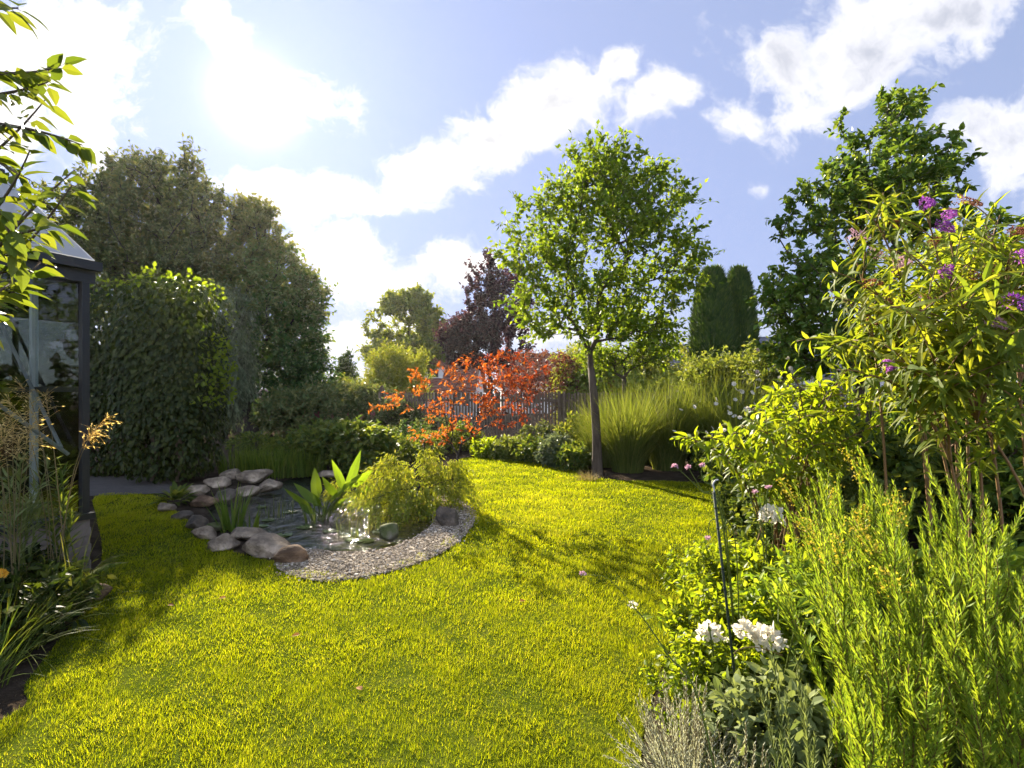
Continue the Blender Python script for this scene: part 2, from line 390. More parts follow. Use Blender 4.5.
lm('lf_fern', [(0.056, 0.094, 0.018), (0.106, 0.144, 0.025), (0.175, 0.188, 0.044)], tr=.5, spec=.03, rough=.7)
lm('straw', [(0.432, 0.342, 0.134), (0.600, 0.506, 0.230), (0.744, 0.657, 0.384)], tr=.6, tint=(1.3, 1.1, .6), rough=.6)
lm('drystraw', [(.14, .11, .05), (.22, .18, .085)], tr=.4, tint=(1.2, 1.1, .7), rough=.7)
lm('pt_white', [(.6, .57, .48), (.72, .69, .61)], tr=.55, tint=(1.05, 1.02, .95), rough=.6)
lm('pt_blush', [(.66, .52, .48), (.78, .68, .60)], tr=.55, tint=(1.1, .95, .9), rough=.6)
lm('pt_purple', [(.26, .06, .34), (.40, .12, .46), (.48, .20, .50)], tr=.4, tint=(1.2, .9, 1.1), rough=.6)
lm('pt_spent', [(.13, .05, .025), (.22, .10, .045), (.24, .10, .10)], tr=.35, tint=(1.3, 1., .7), rough=.8)
lm('pt_pink', [(.30, .08, .10), (.42, .15, .17), (.30, .10, .10)], tr=.4, tint=(1.2, .9, .9), rough=.7)
lm('pt_yellow', [(.30, .24, .03), (.40, .33, .05)], tr=.5, tint=(1.2, 1.1, .5), rough=.6)
lm('pt_mauve', [(.42, .25, .32), (.55, .38, .42)], tr=.4, tint=(1.1, .9, 1.), rough=.7)
lm('pt_orange', [(.6, .28, .02), (.7, .4, .04)], tr=.4, tint=(1.1, 1., .6), rough=.6)
lm('deadleaf', [(.25, .11, .04), (.33, .18, .06)], tr=.4, tint=(1.2, 1., .6), rough=.7)
lm('pad', [(.06, .10, .025), (.11, .14, .04)], tr=.2, rough=.25, spec=.5)

def mk_pebble():
    m, t, out = newmat('pebbles')
    a = t.new('ShaderNodeAttribute', attribute_name='rnd')
    c = t.ramp(a.outputs['Fac'], [(0, (.075, .056, .038)), (.3, (.17, .135, .09)), (.6, (.26, .21, .148)), (.85, (.35, .29, .21)), (1, (.52, .47, .39))])
    p = t.new('ShaderNodeBsdfPrincipled'); t.put(p, 'Base Color', c); t.put(p, 'Roughness', .85); t.put(p, 'Specular IOR Level', .08)
    t.l.new(p.outputs[0], out.inputs[0]); return m
M['pebble'] = mk_pebble()
def mk_water():
    m, t, out = newmat('pond water')
    p = t.new('ShaderNodeBsdfPrincipled'); t.put(p, 'Base Color', (.016, .02, .012)); t.put(p, 'Roughness', .06); t.put(p, 'Specular IOR Level', .9); t.put(p, 'IOR', 1.4)
    co = t.new('ShaderNodeTexCoord').outputs['Object']
    h = t.math('ADD', t.noise(co, 6, 3), t.math('MULTIPLY', t.noise(co, 20, 3), .4))
    b = t.new('ShaderNodeBump'); t.put(b, 'Strength', 1.0); t.put(b, 'Distance', .042); t.put(b, 'Height', h); t.l.new(b.outputs[0], p.inputs['Normal'])
    t.l.new(p.outputs[0], out.inputs[0]); return m
M['water'] = mk_water()
def mk_glass():
    m, t, out = newmat('clear glass')
    tr = t.new('ShaderNodeBsdfTransparent'); t.put(tr, 0, (.86, .90, .89))
    gl = t.new('ShaderNodeBsdfGlossy'); t.put(gl, 'Color', (.95, .97, 1.)); t.put(gl, 'Roughness', .015)
    fr = t.new('ShaderNodeFresnel'); t.put(fr, 0, 1.55)
    mx = t.new('ShaderNodeMixShader'); t.put(mx, 0, t.math('MULTIPLY', fr.outputs[0], 1.0, clamp=True)); t.l.new(tr.outputs[0], mx.inputs[1]); t.l.new(gl.outputs[0], mx.inputs[2])
    t.l.new(mx.outputs[0], out.inputs[0]); return m
M['glass'] = mk_glass()
def mk_roofglass():
    m, t, out = newmat('frosted roof glazing')
    tr = t.new('ShaderNodeBsdfTransparent'); t.put(tr, 0, (.8, .82, .82))
    d = t.new('ShaderNodeBsdfTranslucent'); t.put(d, 0, (.75, .74, .72))
    p = t.new('ShaderNodeBsdfPrincipled'); t.put(p, 'Base Color', (.6, .6, .58)); t.put(p, 'Roughness', .25)
    a = t.new('ShaderNodeMixShader'); t.put(a, 0, .5); t.l.new(d.outputs[0], a.inputs[1]); t.l.new(p.outputs[0], a.inputs[2])
    mx = t.new('ShaderNodeMixShader'); t.put(mx, 0, .62); t.l.new(tr.outputs[0], mx.inputs[1]); t.l.new(a.outputs[0], mx.inputs[2])
    t.l.new(mx.outputs[0], out.inputs[0]); return m
M['roofglass'] = mk_roofglass()
# ------------------------------------------------------------------ ground, lawn, gravel, pond
POND = spline([gp(*q)[:2] for q in [(208,508),(235,490),(285,477),(330,474),(385,488),(425,505),(432,523),(395,543),(345,549),(300,546),(262,531),(224,524)]], True, 5)
def build_ground():
    def axis(lo, hi, step, far):
        a = np.arange(lo, hi + step / 2, step); g_ = step; up = [hi]; dn = [lo]
        while up[-1] < far: g_ *= 1.5; up.append(up[-1] + g_); dn.append(dn[-1] - g_)
        return np.array(sorted(dn[1:]) + list(a) + up[1:])
    xs = axis(-9, 9, .15, 240); ys = axis(-2, 16, .15, 240)
    X, Y = np.meshgrid(xs, ys); P = np.stack([X.ravel(), Y.ravel()], 1)
    z = np.zeros(len(P)); ins = inside(P, POND)
    near = ins.copy(); d = np.zeros(len(P)); d[near] = edge_dist(P[near], POND)
    z[near] = -np.minimum(.10 + d[near] * .9, .5)
    g = G(); nx = len(xs)
    i = (np.arange(len(ys) - 1)[:, None] * nx + np.arange(nx - 1)[None]).ravel()
    g.add(np.column_stack([P, z]), quads=np.stack([i, i + 1, i + 1 + nx, i + nx], 1)); g.smooth = True
    o = g.build('ground', M['soil']); tag(o, 'dark garden soil around the lawn', 'ground', None, 'structure')
build_ground()

LAWN = np.array([gp(*q)[:2] for q in [(640,768),(652,700),(668,650),(695,600),(722,560),(738,520),(750,490),(700,484),(660,481),(625,481),(598,478),(570,470),(535,463),(500,459.5),(478,458),(458,460),(456,470),(460,495),(466,510),(466,522),(448,541),(418,556),(391,566),(350,574),(315,574),(290,566),(254,558),(222,549),(204,536),(186,518),(168,507),(162,498),(128,494),(95,497),(97,520),(102,545),(98,580),(92,603),(60,640),(25,685),(0,722)]] + [(-2.9,1.6),(-3.,-2.2),(.1,-2.2),(.2,.8)])
LAWN = spline(LAWN, True, 4)
polysheet('lawn', LAWN, .006, M['turf'], 'structure', 'sunlit mown lawn curving between the beds', 'lawn')
GRAV = spline([gp(*q)[:2] for q in [(276,562),(284,574),(315,582),(350,581),(395,572),(425,562),(455,546),(474,524),(472,511),(452,497),(425,499),(432,515),(430,528),(395,548),(345,554),(305,551)]], True, 4)
polysheet('gravel_bed', GRAV, .010, M['gravel'], 'structure', 'crescent of pale gravel along the pond edge', 'gravel')
polysheet('pond_water', spline([p for p in POND[::5]], True, 5), -.06, M['water'], 'structure', 'still pond water glinting in the sun', 'pond')
polysheet('path', [gp(*q)[:2] for q in [(60,477),(176,477),(172,494),(150,494.5),(60,498)]], .014, M['path'], 'structure', 'shaded paving strip beside the creeper covered arbour', 'path')

def build_glare_haze():  # thin volume added to stand in for the lens glare veiling the trees
    g = G(); g.box((0, 7, 5.6), (760, 760, 13.8)); m = bpy.data.materials.new('haze'); m.use_nodes = True; t = NT(m.node_tree); t.n.clear(); out = t.new('ShaderNodeOutputMaterial')
    v = t.new('ShaderNodeVolumePrincipled'); t.put(v, 'Color', (.95, .93, .9)); t.put(v, 'Density', .0002); t.put(v, 'Anisotropy', .6); t.l.new(v.outputs[0], out.inputs['Volume'])
    o = g.build('haze', m); tag(o, 'thin haze added to imitate lens glare around the low sun', 'haze', None, 'stuff')
build_glare_haze()

def scatter(poly, n, margin=0):
    lo, hi = poly.min(0), poly.max(0); out = []
    c = 0
    while c < n:
        p = rng.uniform(lo, hi, (n * 2, 2)); p = p[inside(p, poly)]
        if margin: p = p[edge_dist(p, poly) > margin]
        out.append(p); c += len(p)
    return np.concatenate(out)[:n]

def blades(g, P, L, W, az, lean, curve, segs_=3, rnd=None, taper=.9, twist=0.):
    """grass-like strips: start P (n,3), length, width, azimuth of lean, sideways lean and bend"""
    n = len(P); L, W, az, lean, curve = [np.broadcast_to(a, (n,)).astype(float) for a in (L, W, az, lean, curve)]
    t = np.linspace(0, 1, segs_ + 1)[None, :]
    ang = lean[:, None] + curve[:, None] * t          # angle from vertical along the blade
    dt = 1.0 / segs_
    hx = np.concatenate([np.zeros((n, 1)), np.cumsum(np.sin((ang[:, :-1] + ang[:, 1:]) / 2) * dt, 1)], 1) * L[:, None]
    hz = np.concatenate([np.zeros((n, 1)), np.cumsum(np.cos((ang[:, :-1] + ang[:, 1:]) / 2) * dt, 1)], 1) * L[:, None]
    ca, sa = np.cos(az)[:, None], np.sin(az)[:, None]
    C = np.stack([P[:, 0:1] + hx * ca, P[:, 1:2] + hx * sa, P[:, 2:3] + hz], -1)
    tw = az + np.pi / 2 + rng.normal(0, .5, n) + twist
    S = np.stack([np.cos(tw), np.sin(tw), np.zeros(n)], -1)[:, None]
    w = (W[:, None] * (1 - taper * t ** 1.6))[..., None] / 2
    V = np.stack([C - S * w, C + S * w], 2)          # n, seg+1, 2, 3
    k = 2 * (segs_ + 1); i = np.arange(segs_) * 2
    q = np.stack([i, i + 1, i + 3, i + 2], 1)[None] + (np.arange(n) * k)[:, None, None]
    r = rng.random(n) if rnd is None else rnd
    g.add(V.reshape(-1, 3), quads=q.reshape(-1, 4), rq=np.repeat(r, segs_))

def build_lawn_grass():
    g = G()
    nz = Noise(3, 1.6); nz2 = Noise(8, 11.0, 14); nz3 = Noise(5, .5); nz4 = Noise(15, 30., 16); nz5 = Noise(25, 3.2)
    for (y0, y1, dens, L, W) in [(.9, 2.1, 9000, .030, .0026), (2.1, 3.0, 24000, .030, .0022), (3.0, 3.8, 19000, .031, .0027), (3.8, 5.0, 12500, .033, .0036), (5.0, 7.0, 7000, .035, .0054), (7., 9.5, 4300, .037, .0078), (9.5, 13.2, 2500, .039, .011)]:
        x0, x1 = max(LAWN[:, 0].min(), -y1 * 1.02 - .6), min(LAWN[:, 0].max(), y1 * .62 + .6)
        n = int((x1 - x0) * (y1 - y0) * dens)
        p = np.column_stack([rng.uniform(x0, x1, n), rng.uniform(y0, y1, n)])
        p = p[inside(p, LAWN)]; n = len(p); p3 = np.column_stack([p, np.full(n, .004)])
        v = nz(p3) * .6 + nz5(p3) * .5; v2 = nz2(p3) * .75 + nz4(p3) * .6; v3 = nz3(p3)
        keep = rng.random(n) < .82 + .40 * v2 + .15 * v; p3, v, v2, v3 = p3[keep], v[keep], v2[keep], v3[keep]; n = len(p3)
        hgt = L * np.clip(1 + .26 * v + .60 * v2, .4, 2.2) * rng.uniform(.55, 1.25, n)
        r = np.clip(.46 + .24 * v3 + .2 * v + .06 * v2 + rng.normal(0, .2, n), 0, 1)
        dead = rng.random(n) < .03; r[dead] = 1.
        az = nz2(p3 + 7) * 3.2 + rng.normal(0, 1.2, n)
        blades(g, p3, hgt, W * rng.uniform(.7, 1.25, n), az, rng.uniform(0, .9, n), rng.uniform(.1, 1.3, n), 2, r, .9)
    o = g.build('lawn_grass', M['lawnblade']); tag(o, 'short mown grass blades covering the sunny lawn', 'grass', None, 'stuff')
build_lawn_grass()

ICO = None
def ico(sub):
    bm = bmesh.new(); bmesh.ops.create_icosphere(bm, subdivisions=sub, radius=1)
    V = np.array([v.co[:] for v in bm.verts]); T = np.array([[v.index for v in f.verts] for f in bm.faces]); bm.free(); return V, T
ICO1, ICO2, ICO4 = ico(1), ico(2), ico(4)

def build_pebbles():
    g = G(); V, T = ICO1; n = 21000
    p = scatter(GRAV, n); p[:n // 8] += rng.normal(0, .045, (n // 8, 2)); s = rng.uniform(.005, .0115, n) * (1 + .9 * (rng.random(n) < .06))
    jit = 1 + rng.normal(0, .16, (n, len(V), 1)); sc_ = np.stack([rng.uniform(.8, 1.5, n), rng.uniform(.7, 1.1, n), rng.uniform(.45, .8, n)], -1)
    v = V[None] * jit * sc_[:, None] * s[:, None, None]; a = rng.uniform(0, 6.28, n)
    c, s_ = np.cos(a)[:, None], np.sin(a)[:, None]
    v = np.stack([v[..., 0] * c - v[..., 1] * s_, v[..., 0] * s_ + v[..., 1] * c, v[..., 2]], -1)
    v += np.column_stack([p, .013 + rng.uniform(0, .012, n)])[:, None]
    t = T[None] + (np.arange(n) * len(V))[:, None, None]
    g.add(v.reshape(-1, 3), t.reshape(-1, 3), rt=np.repeat(rng.random(n), len(T)))
    o = g.build('gravel', M['pebble']); tag(o, 'loose pale pebbles spread beside the pond', 'gravel', None, 'stuff')
build_pebbles()

# ------------------------------------------------------------------ stones
def rock_mesh(seed, size, sub=ICO4):
    r = np.random.default_rng(seed); V, T = sub
    nrm = unit(r.normal(size=(22, 3))); dist = r.uniform(.58, .95, 22)
    dp = V @ nrm.T; rr = np.where(dp > .05, dist / np.maximum(dp, .05), 9.); k = 60.
    rad = -np.log(np.exp(-k * np.minimum(rr, 3)).sum(1) + np.exp(-k * 1.25)) / k
    rad = rad * 1.1 + .05 * Noise(seed, 4)(V) + .05 * np.abs(Noise(seed + 50, 9)(V)) + .022 * Noise(seed + 90, 26)(V)
    V = V * rad[:, None]; V = (V - (V.max(0) + V.min(0)) / 2) / (V.max(0) - V.min(0))
    return V * np.asarray(size), T
def stone(x, y, wpx, hpx, label, mat='stone', seed=1, rz=0., deep=.8, group='stones around the pond', sink=.22, tilt=0., z0=0.):
    """x, y: picture place of the middle of its foot; sizes in pixels at that distance"""
    wpx = wpx * .88; b = gp(x, y, z0); d = b[1]; w, h = wpx / F * d, hpx / F * d
    b[1] += w * deep * .42; h *= .86
    V, T = rock_mesh(seed, (w, w * deep, h * (1 + sink)))
    ca, sa = math.cos(tilt), math.sin(tilt); V = np.column_stack([V[:, 0] * ca - V[:, 2] * sa, V[:, 1], V[:, 0] * sa + V[:, 2] * ca])
    ca, sa = math.cos(rz), math.sin(rz); V = np.column_stack([V[:, 0] * ca - V[:, 1] * sa, V[:, 0] * sa + V[:, 1] * ca, V[:, 2]])
    V = V + b + np.array([0, 0, h * (1 + sink) / 2 - h * sink])
    g = G(); g.add(V - b, T); g.smooth = True
    o = g.build('garden_stone', M[mat]); o.location = b
    return tag(o, label, 'stone', group)
for i, a in enumerate([
 (287, 566, 40, 22, 'tan wedge shaped stone where the rim of rocks meets the gravel', 'stonewarm', .3),
 (262, 558, 54, 23, 'largest brown grey boulder at the front of the pond', 'stone', -.25),
 (243, 543, 48, 15, 'pale flat topped slab behind the largest front boulder', 'stone', .1),
 (219, 552, 34, 19, 'rounded grey stone left of the largest front boulder', 'stone', .4),
 (200, 541, 26, 15, 'grey stone on the lawn edge left of the front boulders', 'stone', .9),
 (193, 531, 24, 17, 'dark pointed stone beside the young iris leaves', 'stonedark', .2),
 (212, 534, 22, 12, 'low mossy stone at the foot of the iris clump', 'stonemoss', .5),
 (163, 513, 19, 11, 'small pale stone farthest out on the left lawn edge', 'stone', .2),
 (178, 521, 23, 10, 'low grey stone left of the pond near the hosta', 'stonedark', .7),
 (199, 508, 30, 13, 'buff stone beside the hosta left of the pond', 'stonewarm', -.2),
 (192, 496, 27, 11, 'pale stone directly behind the hosta', 'stone', .1),
 (221, 503, 26, 15, 'upright grey stone on the left bank of the pond', 'stonedark', .5),
 (212, 488, 30, 12, 'long grey stone on the upper left bank', 'stone', .3),
 (245, 497, 32, 12, 'broad light stone at the water on the far left bank', 'stone', -.1),
 (226, 480, 26, 12, 'grey stone against the foot of the creeper arbour', 'stone', .8),
 (249, 484, 38, 15, 'large flat pale stone at the back of the pond', 'stone', .15),
 (267, 492, 27, 14, 'rounded white stone ending the far left bank', 'stone', -.5),
 (233, 473, 20, 10, 'small stone behind the flat pale stone', 'stonedark', .3),
 (327, 478, 30, 8, 'flat pale stone on the far bank behind the canna leaves', 'stone', .2),
 (355, 483, 26, 8, 'second flat stone on the far bank beside the weeping maple', 'stone', -.2),
 (446, 529, 27, 25, 'dark boulder on the gravel right of the weeping maple', 'stonedark', .2),
 (388, 540, 28, 17, 'moss covered boulder at the water under the weeping maple', 'stonemoss', 2.3),
]):
    stone(a[0], a[1], a[2], a[3], a[4], a[5], 20 + i * 7, a[6], .75 if a[2] > 30 else .9, z0=.0)
stone(92, 603, 26, 20, 'brown grey stone in the left bed by the greenhouse', 'stonewarm', 301, .4, .9, None)

# ------------------------------------------------------------------ plant builders
def grow(root_pts, root_r, att, bf=.35, rtip=.006, ex=2.3, mid=True, sag=.0, rmax=None):
    """branch skeleton: every attractor joins the nearest node (counting the way back to the root)"""
    N = [np.asarray(p, float) for p in root_pts]; par = [-1] + list(range(len(N) - 1)); path = [0.]
    for i in range(1, len(N)): path.append(path[-1] + np.linalg.norm(N[i] - N[i - 1]))
    nt = len(N); first = max(0, int(nt * .55))
    att = att[np.argsort(np.linalg.norm(att - N[-1], axis=1))]
    tips = []
    for a in att:
        A = np.array(N[first:]); d = np.linalg.norm(A - a, axis=1); c = d + bf * np.array(path[first:]) + np.maximum(A[:, 2] - a[2], 0) * .5
        j = int(np.argmin(c)) + first; p = N[j]; L = np.linalg.norm(a - p)
        if mid and L > .25:
            m = (p + a) / 2 + rng.normal(0, .09 * L, 3) + np.array([0, 0, .06 * L])
            N.append(m); par.append(j); path.append(path[j] + L / 2); j = len(N) - 1
        N.append(a); par.append(j); path.append(path[j] + np.linalg.norm(a - N[j])); tips.append(len(N) - 1)
    n = len(N); acc = np.zeros(n); 
    for i in range(n - 1, 0, -1):
        if acc[i] == 0: acc[i] = rtip ** ex
        acc[par[i]] += acc[i]
    rad = acc ** (1 / ex)
    if rmax: rad[nt:] = np.minimum(rad[nt:], rmax)
    rad[:nt] = np.interp(np.linspace(0, 1, nt), np.linspace(0, 1, len(root_r)), root_r)
    return np.array(N), np.array(par), rad, np.array(tips), nt

def blob_points(blobs, n, bias=2.2, clump=0., freq=1.5, seed=1):
    """points inside ellipsoids (centre, radii), leaning to the outside, thinned by a clumpy noise"""
    w = np.array([(b[1][0] * b[1][1] * b[1][2]) ** .72 for b in blobs]); w = w / w.sum(); out = []; c = 0
    nz = Noise(seed, freq)
    while c < n:
        k = rng.choice(len(blobs), n, p=w); cen = np.array([b[0] for b in blobs])[k]; rad = np.array([b[1] for b in blobs])[k]
        P = cen + rdir(n) * rad * (rng.random(n) ** (1 / (bias + .8)))[:, None]
        if clump: P = P[rng.random(n) < np.clip(.5 + clump * nz(P), .02, 1)]
        out.append(P); c += len(P)
    return np.concatenate(out)[:n]
def B(x, y, d, rx, ry, rd=None):
    """ellipsoid from picture place, distance and half sizes in pixels; rd half depth in metres"""
    return (at(x, y, d), np.array([rx / F * d, (rx / F * d) if rd is None else rd, ry / F * d]))

def shoots(gl, gt, P, Dm, ns, sl, nl, L, W, tpl='diamond', up=.25, spread=.8, droop=.15, hang=.25, twig_r=.003, lvar=.25, fold=.25, grad=None):
    """leafy shoots at points P that run roughly along Dm"""
    n = len(P) * ns; p = np.repeat(P, ns, 0); d = unit(np.repeat(Dm, ns, 0) + rdir(n) * spread + np.array([0, 0, up]))
    ln = sl * rng.uniform(.5, 1.3, n); e = p + d * ln[:, None] + np.array([0, 0, -1]) * (ln * hang * .4)[:, None]
    if gt is not None: segs(gt, p, e, twig_r, twig_r * .5, 3)
    t = (np.arange(nl) + rng.random((n, nl))) / nl
    q = p[:, None] + (e - p)[:, None] * t[..., None]; q = q.reshape(-1, 3); dd = np.repeat(d, nl, 0); m = len(q)
    ld = unit(dd * .55 + rdir(m) * .85 + np.array([0, 0, -hang])); nn = rdir(m) * .75 + np.array([0, 0, 1.]) - dd * .2
    sz = rng.uniform(1 - lvar, 1 + lvar, m)
    r = None if grad is None else np.clip(grad(q) + rng.normal(0, .22, m), 0, 1)
    leaves(gl, q, ld, nn, L * sz, W * sz, tpl, fold, droop, r)

def tree(name, label, cat, base, top, r0, r1, blobs, natt, mats, ns=3, sl=.25, nl=6, L=.09, W=.05, tpl='diamond', bf=.35, clump=.35, freq=1.5, seed=1, group=None, bias=2.2,
         up=.25, hang=.25, spread=.8, lean=None, rtip=.006, twigs=True, sides=6, grad=None, rmax=None, flare=1.35, names=('trunk', 'crown'), droop=.15):
    base = np.asarray(base, float); top = np.asarray(top, float)
    root = thing(name, base, label, cat, group)
    t = np.linspace(0, 1, 7)[:, None]; tr = base + (top - base) * t
    if lean is not None: tr = tr + np.asarray(lean) * (np.sin(t * np.pi))
    tr[1:-1, :2] += rng.normal(0, r0 * .10, (5, 2))
    att = blob_points(blobs, natt, bias, clump, freq, seed)
    N, par, rad, tips, nt = grow(tr, [r0 * flare, r0, r0 * .93, r0 * .86, r1], att, bf, rtip, rmax=rmax or r1 * .75)
    gt = G(); gt.smooth = True
    tube(gt, np.vstack([tr[:1] - [0, 0, .1], tr]), np.concatenate([[r0 * flare * 1.15], rad[:nt]]), 10)
    i = np.arange(nt, len(N)); i = i[rad[i] > 0]
    rs = np.minimum(rad[par[i]], rad[i] * 1.7)
    segs(gt, N[par[i]], N[i], rs, rad[i], sides)
    trunk = gt.build(names[0], M[mats[0]], root)
    gl = G(); gw = G() if twigs else None
    Dm = unit(N[i] - N[par[i]]) * .8 + unit(N[i] - N[nt - 1]) * .4
    shoots(gl, gw, N[i], Dm, ns, sl, nl, L, W, tpl, up, spread, droop, hang, rtip * .5, grad=grad)
    crown = gl.build(names[1], M[mats[1]], root)
    if twigs: gw.build('twigs', M[mats[0]], trunk)
    return root
# ------------------------------------------------------------------ trees
b = gp(597, 475)
tree('young_tree', 'young round crowned tree with a slim bare trunk on the lawn edge', 'tree', b, at(591, 368, b[1]), .085, .062,
     [B(600,225,b[1],66,74,1.4), B(550,250,b[1],50,62,1.2), B(648,245,b[1],46,60,1.2), B(596,310,b[1],84,36,1.3), B(522,285,b[1],30,42,.8), B(680,268,b[1],24,36,.7), B(604,172,b[1],28,28,.7), B(655,200,b[1],34,30,.7), B(645,335,b[1],40,26,.8)],
     460, ('bark', 'lf_young'), ns=3, sl=.38, nl=8, L=.105, W=.064, clump=.65, freq=2.2, seed=4, lean=(.03, 0, 0), rtip=.005, rmax=.045, up=.35)
b2 = gp(628, 455)
tree('small_ornamental_tree', 'small thin trunked tree half hidden behind the young tree', 'tree', b2, at(624, 378, b2[1]), .07, .05,
     [B(628,352,b2[1],44,24,1.0), B(605,362,b2[1],26,15,.6), B(655,345,b2[1],24,22,.7), B(630,330,b2[1],26,18,.7)],
     150, ('bark', 'lf_young'), ns=3, sl=.3, nl=7, L=.10, W=.06, clump=.3, seed=5)
tree('tall_tree', 'tall dark spreading tree rising behind the creeper arbour', 'tree', (-13.7, 21.5, 0), (-13.5, 21.5, 2.6), .34, .26,
     [B(170,230,21.3,72,62,3.2), B(115,238,21.3,58,58,2.8), B(192,275,21.3,38,62,2.6), B(150,300,21.3,90,70,3.2), B(72,225,21.3,36,34,1.8), B(60,290,21.3,40,60,2.), B(194,205,21.3,26,34,1.6), B(145,185,21.3,36,26,1.6), B(105,200,21.3,28,24,1.4), B(150,165,21.3,9,16,.4), B(187,164,21.3,9,16,.4), B(120,172,21.3,8,14,.4)],
     1000, ('barkdark', 'lf_darktree'), ns=4, sl=.6, nl=7, L=.19, W=.10, clump=.45, freq=.9, seed=6, rtip=.014, up=.3)
tb = gp(248, 431.5)
gradb = lambda q: .35 + .12 * (q[:, 2] - 3.5)
tree('broad_tree', 'broad tree with browning top leaves and a leaning dark trunk', 'tree', tb, at(252, 385, tb[1]), .33, .25,
     [B(262,262,tb[1],30,50,1.8), B(280,300,tb[1],42,52,2.2), B(262,355,tb[1],48,42,2.2), B(302,350,tb[1],27,40,1.8), B(255,225,tb[1],20,24,1.), B(305,300,tb[1],20,30,1.2), B(300,385,tb[1],34,18,1.3)],
     620, ('barkdark', 'lf_browntree'), ns=4, sl=.6, nl=7, L=.19, W=.11, clump=.4, freq=1., seed=7, rtip=.012, lean=(-.25, 0, 0), grad=gradb)
tree('weeping_willow_leaved_tree', 'grey green weeping foliage hanging beside the arbour', 'tree', gp(222, 438), at(224, 340, 18.8), .14, .08,
     [B(226,330,18.8,20,52,1.0), B(232,375,18.8,18,38,.9), B(222,385,18.8,16,30,.9)],
     200, ('barkdark', 'lf_greywillow'), ns=4, sl=.6, nl=8, L=.17, W=.05, clump=.3, freq=1.6, seed=8, hang=1.0, up=-.6)
tree('round_tree', 'round green tree beyond the back fence left of the plum', 'tree', (-7.4, 38, 0), (-7.4, 38, 2.2), .25, .2,
     [B(405,333,38,36,34,2.4), B(385,350,38,20,26,1.6), B(424,345,38,22,30,1.8), B(403,312,38,22,18,1.5), B(374,328,38,14,16,1.), B(432,325,38,13,16,1.), B(418,303,38,12,12,1.)],
     420, ('bark', 'lf_round'), ns=4, sl=.6, nl=7, L=.27, W=.17, clump=.7, freq=1.3, seed=9, rtip=.014)
tree('purple_plum_tree', 'dark purple leaved plum tree beyond the fence', 'tree', (-1.3, 30, 0), (-1.2, 30, 2.4), .2, .14,
     [B(490,335,30,40,38,2.), B(460,345,30,22,24,1.4), B(508,300,30,24,32,1.3), B(478,295,30,14,30,.8), B(520,345,30,18,24,1.), B(488,270,30,8,16,.5)],
     360, ('barkdark', 'lf_plum'), ns=4, sl=.55, nl=7, L=.19, W=.12, clump=.45, freq=1.4, seed=10, rtip=.01, up=.7)
ab = at(866, 395, 7.2); ab[2] = 0
tree('apple_tree', 'glossy leaved fruit tree with an upright ragged crown at the right', 'tree', ab, at(862, 330, 7.2), .10, .075,
     [B(838,215,7.2,52,34,.9), B(842,268,7.2,54,38,.9), B(880,190,7.2,60,44,1.), B(905,170,7.2,42,30,.7), B(880,130,7.2,26,30,.5), B(848,160,7.2,14,42,.3), B(905,105,7.2,18,18,.3), B(830,300,7.2,66,46,1.1), B(850,345,7.2,72,36,1.1), B(1000,270,7.2,58,60,1.1), B(935,215,7.2,24,40,.6), B(800,345,7.2,34,22,.6), B(795,295,7.2,30,22,.5)],
     640, ('bark', 'lf_apple'), ns=3, sl=.2, nl=8, L=.085, W=.05, tpl='oval', clump=.45, freq=2.6, seed=12, rtip=.005, rmax=.04, up=.3, droop=.25)
# red japanese maple standing in the gravel bed
rb = gp(449, 503)
tree('red_maple', 'orange red leaved japanese maple with a thin leaning trunk', 'tree', rb, at(458, 455, rb[1]), .024, .016,
     [B(493,375,rb[1],52,20,.5), B(453,385,rb[1],46,22,.5), B(418,402,rb[1],34,14,.45), B(508,400,rb[1],36,26,.5), B(468,415,rb[1],52,22,.5), B(443,438,rb[1],44,10,.4), B(393,412,rb[1],20,10,.3), B(528,380,rb[1],24,18,.4), B(488,362,rb[1],40,10,.35)],
     215, ('barkdark', 'lf_redmaple'), ns=2, sl=.13, nl=6, L=.062, W=.025, clump=.5, freq=4.5, seed=13, rtip=.0022, rmax=.011, up=.1, hang=.35, bf=.25, grad=lambda q: .62 - .42 * (q[:, 0] + .35))

def tpl_smoke():
    base = gp(552, 441)
    tree('smoke_bush', 'sparse dull red smoke bush in front of the slatted fence', 'bush', base, base + [0, 0, .35], .05, .035,
         [B(548,372,base[1],40,22,.8), B(585,388,base[1],28,20,.7), B(520,385,base[1],24,20,.6), B(560,400,base[1],44,20,.8)],
         260, ('twig', 'lf_smoke'), ns=3, sl=.25, nl=4, L=.10, W=.06, clump=.4, freq=2, seed=15, rtip=.004, rmax=.02, names=('stems', 'foliage'))
tpl_smoke()

